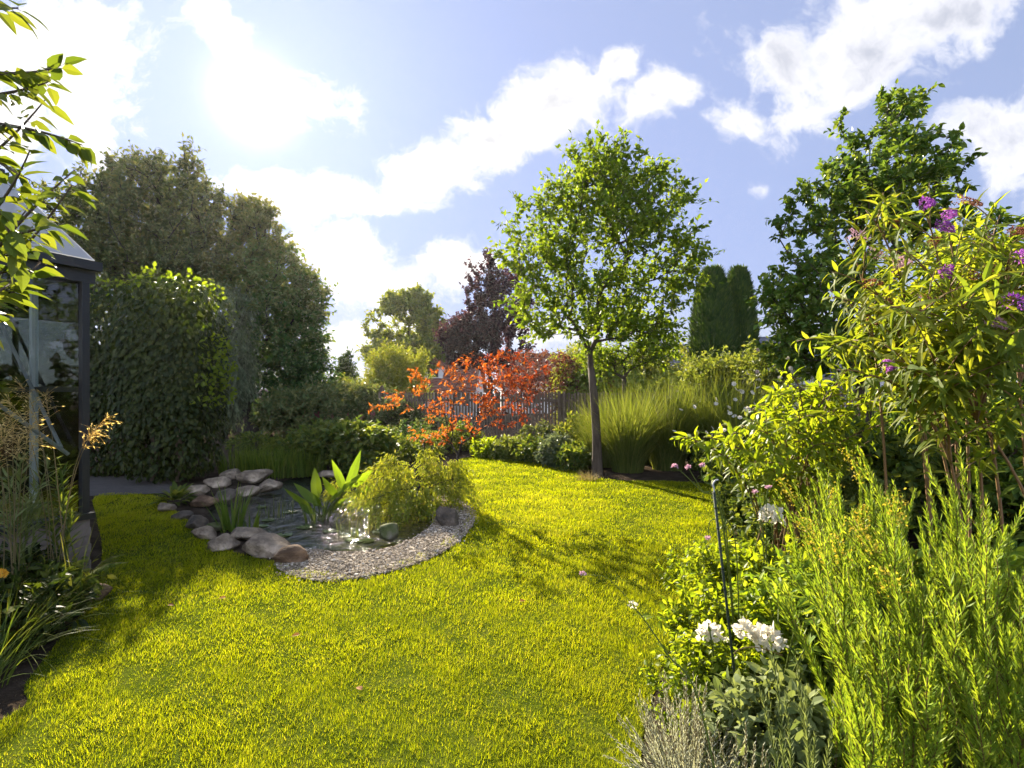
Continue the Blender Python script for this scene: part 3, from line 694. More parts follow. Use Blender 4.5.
# weeping dissected maple: low dome of hanging sprays
def weeping_maple():
    base = gp(418, 512); root = thing('weeping_maple', base, 'low yellow green weeping maple dome spilling over the pond edge', 'shrub')
    d = base[1]; blobs = [B(400,492,d,52,30,.75), B(435,492,d,38,32,.7), B(368,494,d,26,22,.5), B(410,480,d,50,22,.6)]
    blobs += [B(384,464,d,16,12,.3), B(452,472,d,14,16,.3), B(470,500,d,10,14,.25), B(340,488,d,12,10,.25), B(425,455,d,12,8,.3)]
    att = blob_points(blobs, 330, 2.0, .7, 5, 21)
    att[:, 2] = np.maximum(att[:, 2], .08)
    trk = bez(base - [0, 0, .05], base + [.03, 0, .3], base + [-.04, .05, .55], 7)
    N, par, rad, tips, nt = grow(trk, [.035, .03, .024, .02], att, .3, .0022, rmax=.012)
    g = G(); g.smooth = True; tube(g, trk, rad[:nt], 8); i = np.arange(nt, len(N)); segs(g, N[par[i]], N[i], np.minimum(rad[par[i]], rad[i] * 1.8), rad[i], 5)
    g.build('stems', M['barkdark'], root)
    gl = G(); n = len(i) * 7; p = np.repeat(N[i], 7, 0); out = unit(p - (base + [0, 0, .1])); dd = unit(out * [.8, .8, .1] + rdir(n) * .55 + [0, 0, -.35])
    for k in range(7):   # each spray: a few fingered leaves hanging
        q = p + dd * (k * .022) + rng.normal(0, .018, (n, 3)); q[:, 2] -= .004 * k * k * .5
        leaves(gl, q, unit(dd + rdir(n) * .8 + [0, 0, -.5]), rdir(n) * .6 + [0, 0, 1], rng.uniform(.04, .065, n), .016, 'diamond', .2, .2, np.clip(.45 + rng.normal(0, .25, n), 0, 1))
    gl.build('foliage', M['lf_weep'], root)
weeping_maple()

# columnar conifers
def thuja(base, h, w, label, seed, copyof=None):
    root = thing('columnar_conifer', base, label, 'conifer', 'columnar conifers beyond the grasses')
    g = G(); tube(g, [base - [0, 0, .1], base + [0, 0, h * .5], base + [0, 0, h * .93]], [.11, .07, .02], 7); g.build('trunk', M['barkdark'], root)
    n = 15000; nz = Noise(seed, 2.6, 14); nzb = Noise(seed + 3, 6., 12)
    t = rng.random(n) ** .8; prof = np.sqrt(np.clip(1 - ((t - .28) / .74) ** 2, 0, 1)); prof = np.where(t < .28, .86 + .14 * t / .28, prof)
    a = rng.uniform(0, 6.28, n); P = np.column_stack([np.cos(a), np.sin(a), t * h])
    r = w * prof * (1 + .12 * nz(P * [1.2, 1.2, .8]) + .10 * nzb(P)) * (1 - .22 * rng.random(n) ** 2)
    P[:, :2] *= r[:, None]; P = P + base; o = np.column_stack([np.cos(a), np.sin(a), np.zeros(n)])
    gl = G(); leaves(gl, P, unit(o * .45 + [0, 0, 1] + rdir(n) * .35), o + rdir(n) * .5, rng.uniform(.10, .30, n), rng.uniform(.04, .09, n), 'diamond', .2, -.1)
    gl.build('crown', M['lf_thuja'], root)
tp = at(712, 395, 19.); tp[2] = 0; thuja(tp, 5.85, .76, 'left one of the twin dark green columnar conifers', 31)
tp = at(738, 395, 19.6); tp[2] = 0; thuja(tp, 6.0, .68, 'right one of the twin dark green columnar conifers', 37)
tp = at(346, 395, 30.); tp[2] = 0
tree('small_conifer', 'small pointed dark conifer in front of the distant red roof', 'conifer', tp, tp + [0, 0, 1.2], .12, .06, [B(346,378,30,11,20,.6), B(346,365,30,6,14,.3)], 110, ('barkdark', 'lf_thuja'), ns=4, sl=.35, nl=6, L=.2, W=.07, seed=3, up=.9, clump=0)

# overhanging branch at the upper left: a small tree standing just outside the picture
def overhang():
    base = np.array([-3.15, 1.75, 0]); root = thing('overhanging_tree', base, 'bright leafy branches reaching in at the upper left corner', 'tree')
    g = G(); g.smooth = True; top = base + [.1, .1, 1.9]
    tube(g, bez(base - [0, 0, .1], base + [-.05, .05, 1.], top, 8), np.linspace(.07, .045, 8), 9)
    gl = G(); d = 2.05
    curves = [((-60, 235), (20, 240), (56, 222), 2.0), ((-70, 120), (20, 120), (82, 145), 2.1), ((-80, 60), (10, 84), (60, 66), 1.95), ((-70, 330), (0, 290), (72, 185), 2.1), ((-60, 150), (0, 190), (20, 262), 1.8),
              ((-60, 300), (-10, 260), (30, 205), 2.2), ((-80, -20), (-20, 10), (18, 8), 1.9), ((-90, 200), (-20, 180), (45, 100), 2.2), ((-60, 330), (-10, 300), (14, 280), 1.8), ((-90, 90), (-30, 150), (30, 180), 2.3), ((-70, 350), (-10, 240), (75, 170), 2.0), ((-70, 380), (-20, 330), (40, 262), 1.95), ((-70, 260), (0, 225), (30, 150), 2.15), ((-80, 100), (0, 100), (48, 82), 2.0)]
    for k, (a_, m_, e_, dd) in enumerate(curves):
        c = bez(at(*a_, dd), at(*m_, dd + .05), at(*e_, dd - .1 + .2 * (k % 3)), 14)
        st = bez(top - [0, 0, .25 * (k % 3)], (top + c[0]) / 2 + [0, 0, .25], c[0], 6)
        full = np.vstack([st[:-1], c]); tube(g, full, np.linspace(.014, .0022, len(full)), 6)
        nl = 30 if k in (1, 3) else 24
        tt = np.linspace(.18, 1., nl) + rng.normal(0, .02, nl); tt = np.clip(tt, 0, 1)
        idx = tt * (len(c) - 1); i0 = np.minimum(idx.astype(int), len(c) - 2); P = c[i0] + (c[i0 + 1] - c[i0]) * (idx - i0)[:, None]; T = unit(c[i0 + 1] - c[i0])
        side = np.where(np.arange(nl) % 2, 1., -1.)[:, None]
        S = unit(np.cross(T, [0, 0, 1])) * side + rdir(nl) * .5
        Dl = unit(T * .65 + S * .7 + [0, 0, -.35] + rdir(nl) * .35); pe = P + Dl * .018
        segs(g, P, pe, .0012, .001, 3)
        leaves(gl, pe, Dl, rdir(nl) * .7 + [0, 0, 1.], rng.uniform(.065, .105, nl), rng.uniform(.036, .052, nl), 'lance', .3, .28)
    g.build('branches', M['twig'], root); gl.build('foliage', M['lf_branch'], root)
overhang()

# creeper-covered arbour: two leafy masses on posts
def super_shell(c, r, n, p=4., jit=.12, nz=None, zmin=0.03):
    d = rdir(n) ; rr = (np.abs(d / r) ** p).sum(1) ** (-1 / p); P = d * rr[:, None]
    k = 1 - jit * rng.random(n) ** 1.5 + (0 if nz is None else .07 * nz(P)); Nn = unit(np.sign(P) * np.abs(P / r) ** (p - 1) / r)
    P = P * k[:, None] + c; m = P[:, 2] > zmin; return P[m], Nn[m]
def arbour():
    root = thing('creeper_arbour', gp(182, 489), 'tall block of dark creeper with sunlit lime leaves along its top', 'arbour')
    g = G()
    for (x, y, d) in [(155, 395, 9.35), (180, 395, 9.35), (160, 395, 10.2), (90, 395, 10.2)]:
        q = at(x, y, d); q[2] = .95; g.box(q, (.1, .1, 1.9))
    q = at(160, 395, 9.5); q[2] = 1.0; q[1] = 10.3; g.box(q + [-.9, 0, 0], (1.3, .05, 1.7))
    g.build('frame', M['fence'], root)
    gl = G(); gh = G()
    for (c, r, n, zc, sd) in [(at(173, 395, 9.3), (.76, .62, 1.74), 13000, 1.74, 51), (at(128, 395, 10.2), (1.2, .7, 1.82), 13000, 1.78, 52)]:
        c = c.copy(); c[2] = zc
        P, Nn = super_shell(c, np.array(r), n, 4.5, .22, Noise(sd, 2.2))
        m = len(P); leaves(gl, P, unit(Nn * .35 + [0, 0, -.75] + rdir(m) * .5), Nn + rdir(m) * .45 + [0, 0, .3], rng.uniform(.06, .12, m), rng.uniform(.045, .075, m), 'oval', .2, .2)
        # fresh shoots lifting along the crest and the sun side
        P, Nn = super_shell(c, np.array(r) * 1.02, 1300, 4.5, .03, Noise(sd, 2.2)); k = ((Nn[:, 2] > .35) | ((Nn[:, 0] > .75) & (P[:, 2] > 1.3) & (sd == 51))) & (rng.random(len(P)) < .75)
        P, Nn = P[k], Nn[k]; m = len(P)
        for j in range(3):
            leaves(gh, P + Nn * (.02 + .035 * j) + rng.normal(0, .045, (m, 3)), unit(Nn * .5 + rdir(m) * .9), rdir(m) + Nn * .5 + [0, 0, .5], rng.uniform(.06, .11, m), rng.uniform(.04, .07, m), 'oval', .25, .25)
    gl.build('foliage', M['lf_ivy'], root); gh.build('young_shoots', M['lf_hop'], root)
arbour()

# ------------------------------------------------------------------ bushes by the same grower
def bush(name, label, x, y, blobs, natt, leaf, cat='bush', group=None, stem='twig', **k):
    base = gp(x, y); kw = dict(ns=3, sl=.2, nl=6, L=.09, W=.055, clump=.25, freq=2.2, rtip=.004, rmax=.02, names=('stems', 'foliage'), twigs=False, flare=1.1, sides=4)
    kw.update(k)
    return tree(name, label, cat, base, base + [0, 0, .25], .035, .025, [B(bx, by, base[1] + (bb[0] if bb else 0), rx, ry, (bb[1] if len(bb) > 1 else None)) for (bx, by, rx, ry, *bb) in blobs], natt, (stem, leaf), group=group, **kw)

GB = 'leafy shrubs behind the pond'
bush('dark_shrub', 'dark green shrub left of the pair behind the pond', 325, 470, [(322,445,30,22,0,.7),(305,452,18,15,0,.5)], 240, 'lf_shrub', group=GB, seed=61, L=.10, W=.06)
bush('broadleaf_shrub', 'brighter broad leaved shrub right of the pair behind the pond', 358, 472, [(358,450,30,22,0,.7),(372,442,18,14,0,.5),(345,440,20,16,0,.5)], 260, 'lf_shrub', group=GB, seed=62, L=.13, W=.075, tpl='oval')
bush('yellow_shrub', 'feathery lime green bush standing in front of the round tree', 395, 432, [(395,400,34,28,0,1.),(395,372,28,24,0,.9),(418,372,10,18,0,.5),(380,380,16,20,0,.5)], 380, 'lf_limewillow', seed=63, sl=.45, nl=8, L=.17, W=.045, up=.9, spread=.5, hang=0)
GS = 'shrubs along the back fence'
bush('fence_shrub', 'large dark shrub filling the shaded corner under the broad tree', 300, 437, [(300,414,40,24,0,1.2),(335,410,36,24,0,1.2)], 460, 'lf_darktree', seed=64, L=.17, W=.09, sl=.4, group=GS)
bush('fence_shrub', 'dark shrub between the shaded corner and the lime bush', 365, 439, [(362,412,32,26,0,1.),(385,414,20,22,0,.8)], 360, 'lf_darktree', seed=65, L=.15, W=.08, sl=.35, group=GS)
bush('fence_shrub', 'pale flowering shrub showing over the dark hedge at the lawn end', 345, 428, [(345,394,34,12,0,1.),(372,396,26,14,0,1.)], 200, 'lf_misc', seed=66, L=.15, W=.05, sl=.5, up=.5, group=GS)
bush('fence_shrub', 'dull leafy shrub hiding the left end of the slatted fence', 395, 443, [(396,420,24,20,0,.7),(380,428,20,14,0,.6)], 240, 'lf_darktree', seed=69, group=GS)
bush('fence_shrub', 'green shrub behind the red maple against the fence', 428, 440, [(425,425,26,16,0,.7),(440,430,18,12,0,.6)], 170, 'lf_shrub', seed=67, group=GS)
GQ = 'small plants between the pond and the fence'
for i, (x, y, w, h, lab, lf) in enumerate([(398, 462, 20, 12, 'small leafy plant between the broad leaved shrub and the weeping maple', 'lf_shrub'), (424, 456, 20, 10, 'low plant behind the weeping maple dome', 'lf_misc'), (446, 453, 18, 12, 'green plant directly behind the red maple trunk', 'lf_fern'), (408, 450, 22, 14, 'brownish plant under the left arm of the red maple', 'lf_browntree'),
    (255, 452, 24, 9, 'shaded plant behind the reeds nearest the arbour', 'lf_shrub'), (290, 455, 22, 10, 'shaded plant behind the reeds nearest the dark shrub', 'lf_fern'), (432, 447, 24, 16, 'shrubby plant at the foot of the fence under the red maple', 'lf_darktree'), (462, 450, 18, 13, 'leafy plant at the fence just right of the red maple trunk', 'lf_shrub')]):
    bush('pond_border_plant', lab, x, y, [(x, y - h, w, h, 0, .45)], 100, lf, 'plant', GQ, seed=170 + i, L=.09, W=.045, sl=.14)
GF = 'low plants along the foot of the slatted fence'
for i, (x, y, w, h, lab, lf) in enumerate([
    (487, 457, 14, 8, 'low yellow green clump at the left end of the fence border', 'lf_lime'), (508, 459, 15, 10, 'bright leafy clump second from the left under the fence', 'lf_misc'),
    (532, 462, 18, 12, 'dark leafy mound at the middle of the fence border', 'lf_shrub'), (556, 466, 16, 14, 'grey green mound right of the middle of the fence border', 'lf_greywillow'),
    (540, 452, 20, 14, 'taller shrubby clump right behind the dark mound', 'lf_darktree'), (578, 462, 20, 22, 'ferny green clump just left of the young tree trunk', 'lf_fern'), (574, 470, 14, 12, 'broad leaved seedling clump at the foot of the young tree', 'lf_shrub')]):
    bush('border_clump', lab, x, y, [(x, y - h, w, h, 0, .4)], 90, lf, 'plant', GF, seed=70 + i, L=.10, W=.05, sl=.14, tpl='oval' if i % 2 else 'diamond')
GN = 'shrubs beyond the back fence'
for i, (x, y, d, rx, ry, lab, lf, L_) in enumerate([
    (588, 372, 18.5, 34, 26, 'light green bush behind the fence left of the small tree', 'lf_limewillow', .17), (655, 368, 19.5, 38, 27, 'yellow green bush with arching tips behind the tall grasses', 'lf_limewillow', .17),
    (712, 378, 14.5, 24, 18, 'small bright bush at the foot of the twin conifers', 'lf_misc', .12), (760, 372, 13, 20, 16, 'pale bush right of the twin conifers', 'lf_misc', .11),
    (625, 392, 17.5, 60, 18, 'darker hedge bush behind the small tree trunk', 'lf_round', .17), (330, 400, 27, 40, 12, 'grey green bush beyond the fence under the small conifer', 'lf_greywillow', .2),
    
    (195, 415, 23, 60, 24, 'shaded bush beyond the arbour at the far left', 'lf_darktree', .2), (0, 315, 20, 74, 80, 'big shaded bush behind the greenhouse', 'lf_darktree', .22)]):
    base = at(x, 395, d); base[2] = 0
    tree('garden_bush', lab, 'bush', base, base + [0, 0, .4], .06, .045, [B(x, y, d, rx, ry, 1.1), B(x + rx * .4, y + ry * .5, d, rx * .7, ry * .9, 1.), B(x - rx * .4, y + ry * .6, d, rx * .7, ry * .9, 1.), (np.array([base[0], d, .7]), np.array([rx / F * d * .9, 1., .8]))],
         300, ('twig', lf), ns=3, sl=.45, nl=8, L=L_, W=L_ * (.34 if lf == 'lf_limewillow' else .55), group=GN, seed=90 + i, twigs=False, rtip=.006, rmax=.03, names=('stems', 'foliage'), up=.5, clump=.35, freq=1.5)
# shaded planting at the right boundary, behind the butterfly bush
GR = 'shrubs along the right boundary'
for i, (x, d, w, h, lab, lf) in enumerate([
    (930, 7.6, 1.0, 1.9, 'dark shrub under the fruit tree at the right boundary', 'lf_apple'), (1010, 7.0, 1.1, 2.3, 'dark shrub behind the cane stems at the right edge', 'lf_apple'),
    (1100, 6.4, 1.2, 2.7, 'tall dark shrub just outside the right edge', 'lf_apple'), (815, 8.4, .9, 1.35, 'shadowy shrub left of the fruit tree trunk', 'lf_shrub'), (870, 6.6, .8, 1.1, 'low shadowy shrub before the fruit tree trunk', 'lf_shrub'),
    (745, 9.2, .7, .75, 'low dark shrub below the white anemones', 'lf_shrub'), (1000, 5.2, .8, 1.15, 'mid green shrub low behind the cane stems', 'lf_shrub'), (1090, 4.2, .6, 2.7, 'leafy shrub rising at the extreme right edge', 'lf_apple'), (1560, 4.4, 1.8, 6.0, 'tall boundary bush beyond the right edge', 'lf_apple'), (2300, 2.6, 1.8, 5.6, 'second tall boundary bush beyond the right edge', 'lf_shrub')]):
    base = at(x, 395, d); base[2] = 0
    tree('boundary_shrub', lab, 'bush', base, base + [0, 0, .3], .05, .04, [(base + [0, 0, h * .62], np.array([w, w * .8, h * .40])), (base + [w * .3, 0, h * .35], np.array([w * .9, w * .8, h * .35])), (base + [-w * .3, 0, h * .38], np.array([w * .8, w * .8, h * .36]))],
         300, ('twig', lf), ns=3, sl=.25, nl=7, L=.10, W=.06, group=GR, seed=120 + i, twigs=False, rtip=.004, rmax=.02, names=('stems', 'foliage'), clump=.3, freq=1.8)
# ------------------------------------------------------------------ fences
def fence(pts, h, label, board=.075, gap=.022, pitch_post=1.9):
    root = thing('slatted_fence', (*pts[0], 0), label, 'fence', 'fences round the garden')
    gs, gr = G(), G(); posts = []; carry = 0.
    for a, b in zip(pts[:-1], pts[1:]):
        a, b = np.array([*a, 0.]), np.array([*b, 0.]); L = np.linalg.norm(b - a); u = (b - a) / L; nrm = np.array([-u[1], u[0], 0]); ax = [u, nrm, [0, 0, 1]]
        n = int(L / (board + gap))
        for i in range(n):
            q = a + u * (i + .5) * (board + gap); hh = h + rng.normal(0, .018)
            gs.box(q + [0, 0, hh / 2 + .04] + nrm * rng.normal(0, .003), (board * rng.uniform(.9, 1.02), .018, hh - .04), ax, rng.random())
        for z in (.35, h - .22): gr.box((a + b) / 2 + nrm * .036 + [0, 0, z], (L, .045, .075), ax)
        for k in range(int(L / pitch_post) + 1): posts.append((a + u * min(k * pitch_post, L - .06) - nrm * .06, ax))
    gs.build('slats', M['fence'], root); gr.build('rails', M['fence'], root)
    for q, ax in posts:
        gp_ = G(); gp_.box(q + [0, 0, (h + .06) / 2], (.09, .09, h + .06), ax); gp_.build('post', M['fence'], root)
    return root
fence([(-4.2, 17.3), (1.6, 16.6), (4.6, 16.2)], 1.55, 'weathered slatted wooden fence behind the red maple')
fence([(-4.3, 17.6), (-5.6, 23.6), (-17., 28.)], 1.75, 'shaded wooden fence at the far left behind the broad tree')
fence([(4.7, 16.1), (11.5, 15.4)], 1.75, 'wooden fence behind the tall grasses and conifers')

# pond-side oddments by the broad tree
def old_pipe():
    b_ = gp(262, 434); root = thing('arched_pipe', b_, 'pale bent standpipe beside the broad tree trunk', 'standpipe')
    g = G(); g.smooth = True; c = np.array([b_ + [0, 0, -.1], b_ + [0, 0, .6], b_ + [.02, 0, .75], b_ + [.12, 0, .86], b_ + [.26, 0, .84], b_ + [.33, 0, .7], b_ + [.34, 0, .1]])
    tube(g, spline(c, False, 5), .045, 8); g.build('pipe', M['greymetal'], root)
    g = G(); g.smooth = True; tube(g, [b_ + [.34, 0, .05], b_ + [.34, 0, .16]], .06, 8); g.build('collar', M['greymetal'], root)
old_pipe()
def edging():
    b_ = gp(283, 446); g = G(); g.box(b_ + [0, 0, .06], (1.5, .04, .14)); o = g.build('edging_board', M['fence']); tag(o, 'pale edging board lying at the back of the pond', 'board')
edging()

# ------------------------------------------------------------------ houses beyond
def house(name, label, c, w, dpt, wall_h, ridge, rz, roof, wall, windows=(), dormer=None, chimney=True):
    c = np.asarray(c, float); root = thing(name, c, label, 'house', 'houses beyond the garden')
    ca, sa = math.cos(rz), math.sin(rz); X = np.array([ca, sa, 0]); Y = np.array([-sa, ca, 0]); Z = np.array([0, 0, 1.])
    P = lambda x, y, z: c + X * x + Y * y + Z * z
    hw, hd = w / 2, dpt / 2
    g = G(); V = [P(-hw, -hd, 0), P(hw, -hd, 0), P(hw, hd, 0), P(-hw, hd, 0), P(-hw, -hd, wall_h), P(hw, -hd, wall_h), P(hw, hd, wall_h), P(-hw, hd, wall_h), P(-hw, 0, ridge - .05), P(hw, 0, ridge - .05)]
    g.add(V, [[4, 7, 8], [5, 9, 6]], [[0, 1, 5, 4], [1, 2, 6, 5], [2, 3, 7, 6], [3, 0, 4, 7]]); g.build('wall', M[wall], root)
    g = G(); o_ = .35; sl_ = (ridge - wall_h) / hd
    for s in (-1, 1):
        a, b = (hd + o_) * s, 0.; za, zb = wall_h - sl_ * o_ + .12, ridge + .12
        nr = 14 if s < 0 else 1
        for k in range(nr):       # tile courses, each stepped over the one below
            t0, t1 = k / nr, (k + 1) / nr; y0, y1 = a + (b - a) * t0, a + (b - a) * t1; z0, z1 = za + (zb - za) * t0, za + (zb - za) * t1
            q = [P(-hw - .3, y0, z0 + .05), P(hw + .3, y0, z0 + .05), P(hw + .3, y1, z1), P(-hw - .3, y1, z1), P(-hw - .3, y0, z0 - .1), P(hw + .3, y0, z0 - .1), P(hw + .3, y1, z1 - .1), P(-hw - .3, y1, z1 - .1)]
            g.add(q, quads=[[0, 1, 2, 3], [7, 6, 5, 4], [0, 4, 5, 1], [1, 5, 6, 2], [3, 7, 4, 0]])
    rf = g.build('roof', M[roof], root)
    g = G(); g.box(P(0, 0, ridge + .13), (w + .6, .26, .12), [X, Y, Z]); g.build('ridge_tiles', M[roof], rf)
    if chimney:
        g = G(); g.box(P(hw * .55, .1, ridge + .35), (.7, .6, 1.3), [X, Y, Z]); g.build('chimney', M['wallbrick'], rf)
    for (x, z, ww, hh) in windows:
        g = G()
        for (dx, dz, sx, sz) in [(0, hh / 2, ww + .12, .09), (0, -hh / 2, ww + .12, .09), (-ww / 2, 0, .09, hh), (ww / 2, 0, .09, hh), (0, 0, .05, hh)]:
            g.box(P(x + dx, -hd - .03, z + dz), (sx, .08, sz), [X, Y, Z])
        wf = g.build('window', M['white'], root)
        g = G(); g.box(P(x, -hd - .012, z), (ww, .02, hh), [X, Y, Z]); g.build('pane', M['winpane'], wf)
    if dormer:
        x, z, ww, hh = dormer; y0 = -hd * .75
        g = G(); g.box(P(x, y0 + .9, z), (ww, 1.8, hh), [X, Y, Z]); dm = g.build('dormer', M['white'], rf)
        g = G(); t = hh / 2 + z
        v = [P(x - ww * .65, y0 - .2, t), P(x, y0 - .2, t + ww * .5), P(x, y0 + 2.4, t + ww * .5), P(x - ww * .65, y0 + 2.4, t), P(x + ww * .65, y0 - .2, t), P(x + ww * .65, y0 + 2.4, t)]
        v += [p_ + Z * .12 for p_ in v]
        g.add(v, [[0, 1, 4]], [[6, 7, 8, 9], [7, 10, 11, 8], [0, 3, 2, 1], [1, 2, 5, 4], [0, 1, 7, 6], [1, 4, 10, 7], [3, 0, 6, 9], [4, 5, 11, 10]]); g.build('dormer_roof', M[roof], rf)
        g = G(); g.box(P(x, y0 - .02, z), (ww * .55, .04, hh * .6), [X, Y, Z]); g.build('dormer_window', M['winpane'], rf)
house('red_roofed_house', 'distant house with a plain red roof left of the round tree', (-10.8, 62, 0), 9, 8, 2.4, 4.9, .1, 'roofred', 'wallcream', [(-2, 1.3, 1.2, 1.2), (2, 1.3, 1.2, 1.2)], None, False)
house('dormer_house', 'house with a red roof and white dormer behind the red maple', (-4.8, 40, 0), 4.6, 7, 1.9, 4.4, -.06, 'roofred', 'wallcream', [(-1.6, 1.2, 1.1, 1.), (1.6, 1.2, 1.1, 1.)], (-.5, 3.0, 1.3, .9), False)
house('long_roofed_house', 'low house with a dull red roof behind the young tree', (4.6, 48, 0), 11, 8, 2.4, 5.0, .05, 'roofred', 'wallcream', [(-3, 1.4, 1.2, 1.2), (2, 1.4, 1.2, 1.2)])
house('white_house', 'white walled house with a grey roof left of the twin conifers', (10.2, 31, 0), 6.5, 7, 2.6, 4.2, .35, 'roofgrey', 'wallcream', [(-2.2, 1.75, 1.2, 1.3), (.4, 1.75, .9, 1.3), (2.2, 1.75, .9, 1.3)], None, False)
house('grey_roofed_house', 'grey roofed house glimpsed right of the twin conifers', (17., 28, 0), 9, 7, 2.5, 4.4, -.2, 'roofgrey', 'wallcream', [(-3.4, 1.7, 1.0, 1.2), (-1.6, 1.7, 1.0, 1.2), (2, 1.7, 1.0, 1.2)])

# ------------------------------------------------------------------ greenhouse
def greenhouse():
    C = np.array([-3.6, 4.62, 0]); U = unit(np.array([-.42, -.91, 0])); W = unit(np.array([-.91, .42, 0])); Z = np.array([0, 0, 1.])
    LU, LW, EV, RG = 3.6, 3.2, 2.58, 3.65; ax = [U, W, Z]
    P = lambda u, w, z: C + U * u + W * w + Z * z
    root = thing('greenhouse', C, 'dark framed glass greenhouse with a pale roof at the left edge', 'greenhouse')
    g = G()     # low brick base
    for (u, w, su, sw) in [(LU / 2, .05, LU, .1), (LU / 2, LW - .05, LU, .1), (.05, LW / 2, .1, LW - .2), (LU - .05, LW / 2, .1, LW - .2)]:
        n = 6
        for k in range(n): g.box(P(u, w, .02 + (k + .5) * .07), (su - (.012 if k % 2 else 0), sw - (.012 if k % 2 else 0), .07), ax)
    g.build('base_wall', M['wallbrick'], root)
    g = G()     # sills, eaves, rails
    for w in (.05, LW - .05):
        g.box(P(LU / 2, w, .47), (LU + .04, .14, .05), ax); g.box(P(LU / 2, w, EV - .06), (LU + .08, .07, .12), ax); g.box(P(LU / 2, w + (-.06 if w < 1 else .06), EV + .02), (LU + .12, .09, .075), ax)
    for u in (.05, LU - .05):
        g.box(P(u, LW / 2, .47), (.12, LW - .16, .05), ax); g.box(P(u, LW / 2, EV - .05), (.07, LW - .12, .10), ax); g.box(P(u, LW / 2, 1.55), (.05, LW - .2, .045), ax)
    for u in (.03, LU - .03):
        g.box(P(u, .045, EV / 2 + .2), (.055, .055, EV - .5), ax); g.box(P(u, LW - .045, EV / 2 + .2), (.055, .055, EV - .5), ax)
    g.box(P(LU / 2, LW / 2, RG + .02), (LU + .1, .09, .10), ax)
    g.build('frame', M['frame'], root)
    for u in (.9, 1.8, 2.7):
        for w in (.05, LW - .05):
            g = G(); g.box(P(u, w, EV / 2 + .17), (.045, .05, EV - .66), ax); g.build('glazing_bar', M['frame'], root)
    for w in (.8, 1.6, 2.4):
        for u in (.05, LU - .05):
            g = G(); zt = EV + (RG - EV) * (1 - abs(w - 1.6) / 1.6) - .03; g.box(P(u, w, (.49 + zt) / 2), (.05, .045, zt - .5), ax); g.build('glazing_bar', M['white'] if u < 1 else M['frame'], root)
    # rafters and panes
    for s in (0, 1):
        for u in np.linspace(.03, LU - .03, 5):
            g = G(); a = P(u, .02 if s == 0 else LW - .02, EV + .03); b_ = P(u, LW / 2, RG); g.box((a + b_) / 2, (.045, np.linalg.norm(b_ - a), .05), [U, unit(b_ - a), np.cross(U, unit(b_ - a))]); g.build('rafter', M['frame'], root)
        g = G(); o_ = .035
        q = [P(0, -.05 if s == 0 else LW + .05, EV + .06), P(LU, -.05 if s == 0 else LW + .05, EV + .06), P(LU, LW / 2, RG + .07), P(0, LW / 2, RG + .07)]
        q2 = [p_ + Z * .008 for p_ in q]; g.add(q + q2, quads=[[0, 1, 2, 3], [7, 6, 5, 4], [0, 4, 5, 1], [2, 6, 7, 3], [1, 5, 6, 2], [3, 7, 4, 0]]); g.build('roof_glazing', M['roofglass'] if s == 0 else M['glass'], root)
    edges = np.array([0.05, .9, 1.8, 2.7, LU - .05])
    for w in (.05, LW - .05):
        for a, b_ in zip(edges[:-1], edges[1:]):
            g = G(); g.box(P((a + b_) / 2, w, (.49 + EV - .14) / 2), (b_ - a - .05, .005, EV - .14 - .5), ax); g.build('pane', M['glass'], root)
    ew = np.array([.05, .8, 1.6, 2.4, LW - .05])
    for u in (.05, LU - .05):
        for a, b_ in zip(ew[:-1], ew[1:]):
            g = G(); za, zb = [EV + (RG - EV) * (1 - abs(w - 1.6) / 1.6) - .06 for w in (a, b_)]
            v = [P(u - .003, a + .03, .5), P(u - .003, b_ - .03, .5), P(u - .003, b_ - .03, zb), P(u - .003, a + .03, za)]; v2 = [p_ + U * .006 for p_ in v]
            g.add(v + v2, quads=[[0, 1, 2, 3], [7, 6, 5, 4], [0, 4, 5, 1], [1, 5, 6, 2], [2, 6, 7, 3], [3, 7, 4, 0]]); g.build('pane', M['glass'], root)
    # braces
    g = G()
    for (a, b_) in [(P(.12, .1, 1.0), P(1.6, .1, EV - .2)), (P(.1, .25, 1.05), P(.1, 1.5, EV - .15)), (P(.1, 2.9, 1.05), P(.1, 1.7, EV - .15))]: tube(g, [a, b_], .016, 6)
    g.build('brace', M['greymetal'], root)
    # inside: slatted staging, pots with leafy plants
    st = thing('staging', P(1.75, 2.4, 0), 'slatted bench inside the greenhouse', 'bench'); g = G()
    for k in range(6): g.box(P(1.75, 2.05 + k * .14, .78), (3.3, .09, .025), ax)
    g.build('top', M['fence'], st)
    for u in (.3, 1.75, 3.2):
        for w in (2.06, 2.74):
            g = G(); g.box(P(u, w, .38), (.06, .06, .76), ax); g.build('leg', M['fence'], st)
    labs = ['potted plant nearest the glass corner inside the greenhouse', 'second potted plant on the greenhouse bench', 'third potted plant on the greenhouse bench', 'potted plant at the far end of the greenhouse bench', 'tall climbing plant in a pot on the greenhouse floor']
    for k, (u, w, z, h) in enumerate([(.45, 2.35, .8, .8), (1.2, 2.35, .8, .7), (2.1, 2.35, .8, .9), (3.1, 2.35, .8, .7), (.55, 1.0, 0.02, 1.9)]):
        q = P(u, w, z); pr = thing('potted_plant', q, labs[k], 'potted plant', 'pot plants inside the greenhouse'); g = G(); g.smooth = True
        tube(g, [q, q + [0, 0, .2], q + [0, 0, .2], q + [0, 0, .24]], [.09, .125, .14, .14], 14); g.build('pot', M['clay'], pr)
        att = blob_points([(q + [0, 0, .25 + h * .5], np.array([.32, .32, h * .5]))], 70, 2.5, 0, 1, k); gl = G()
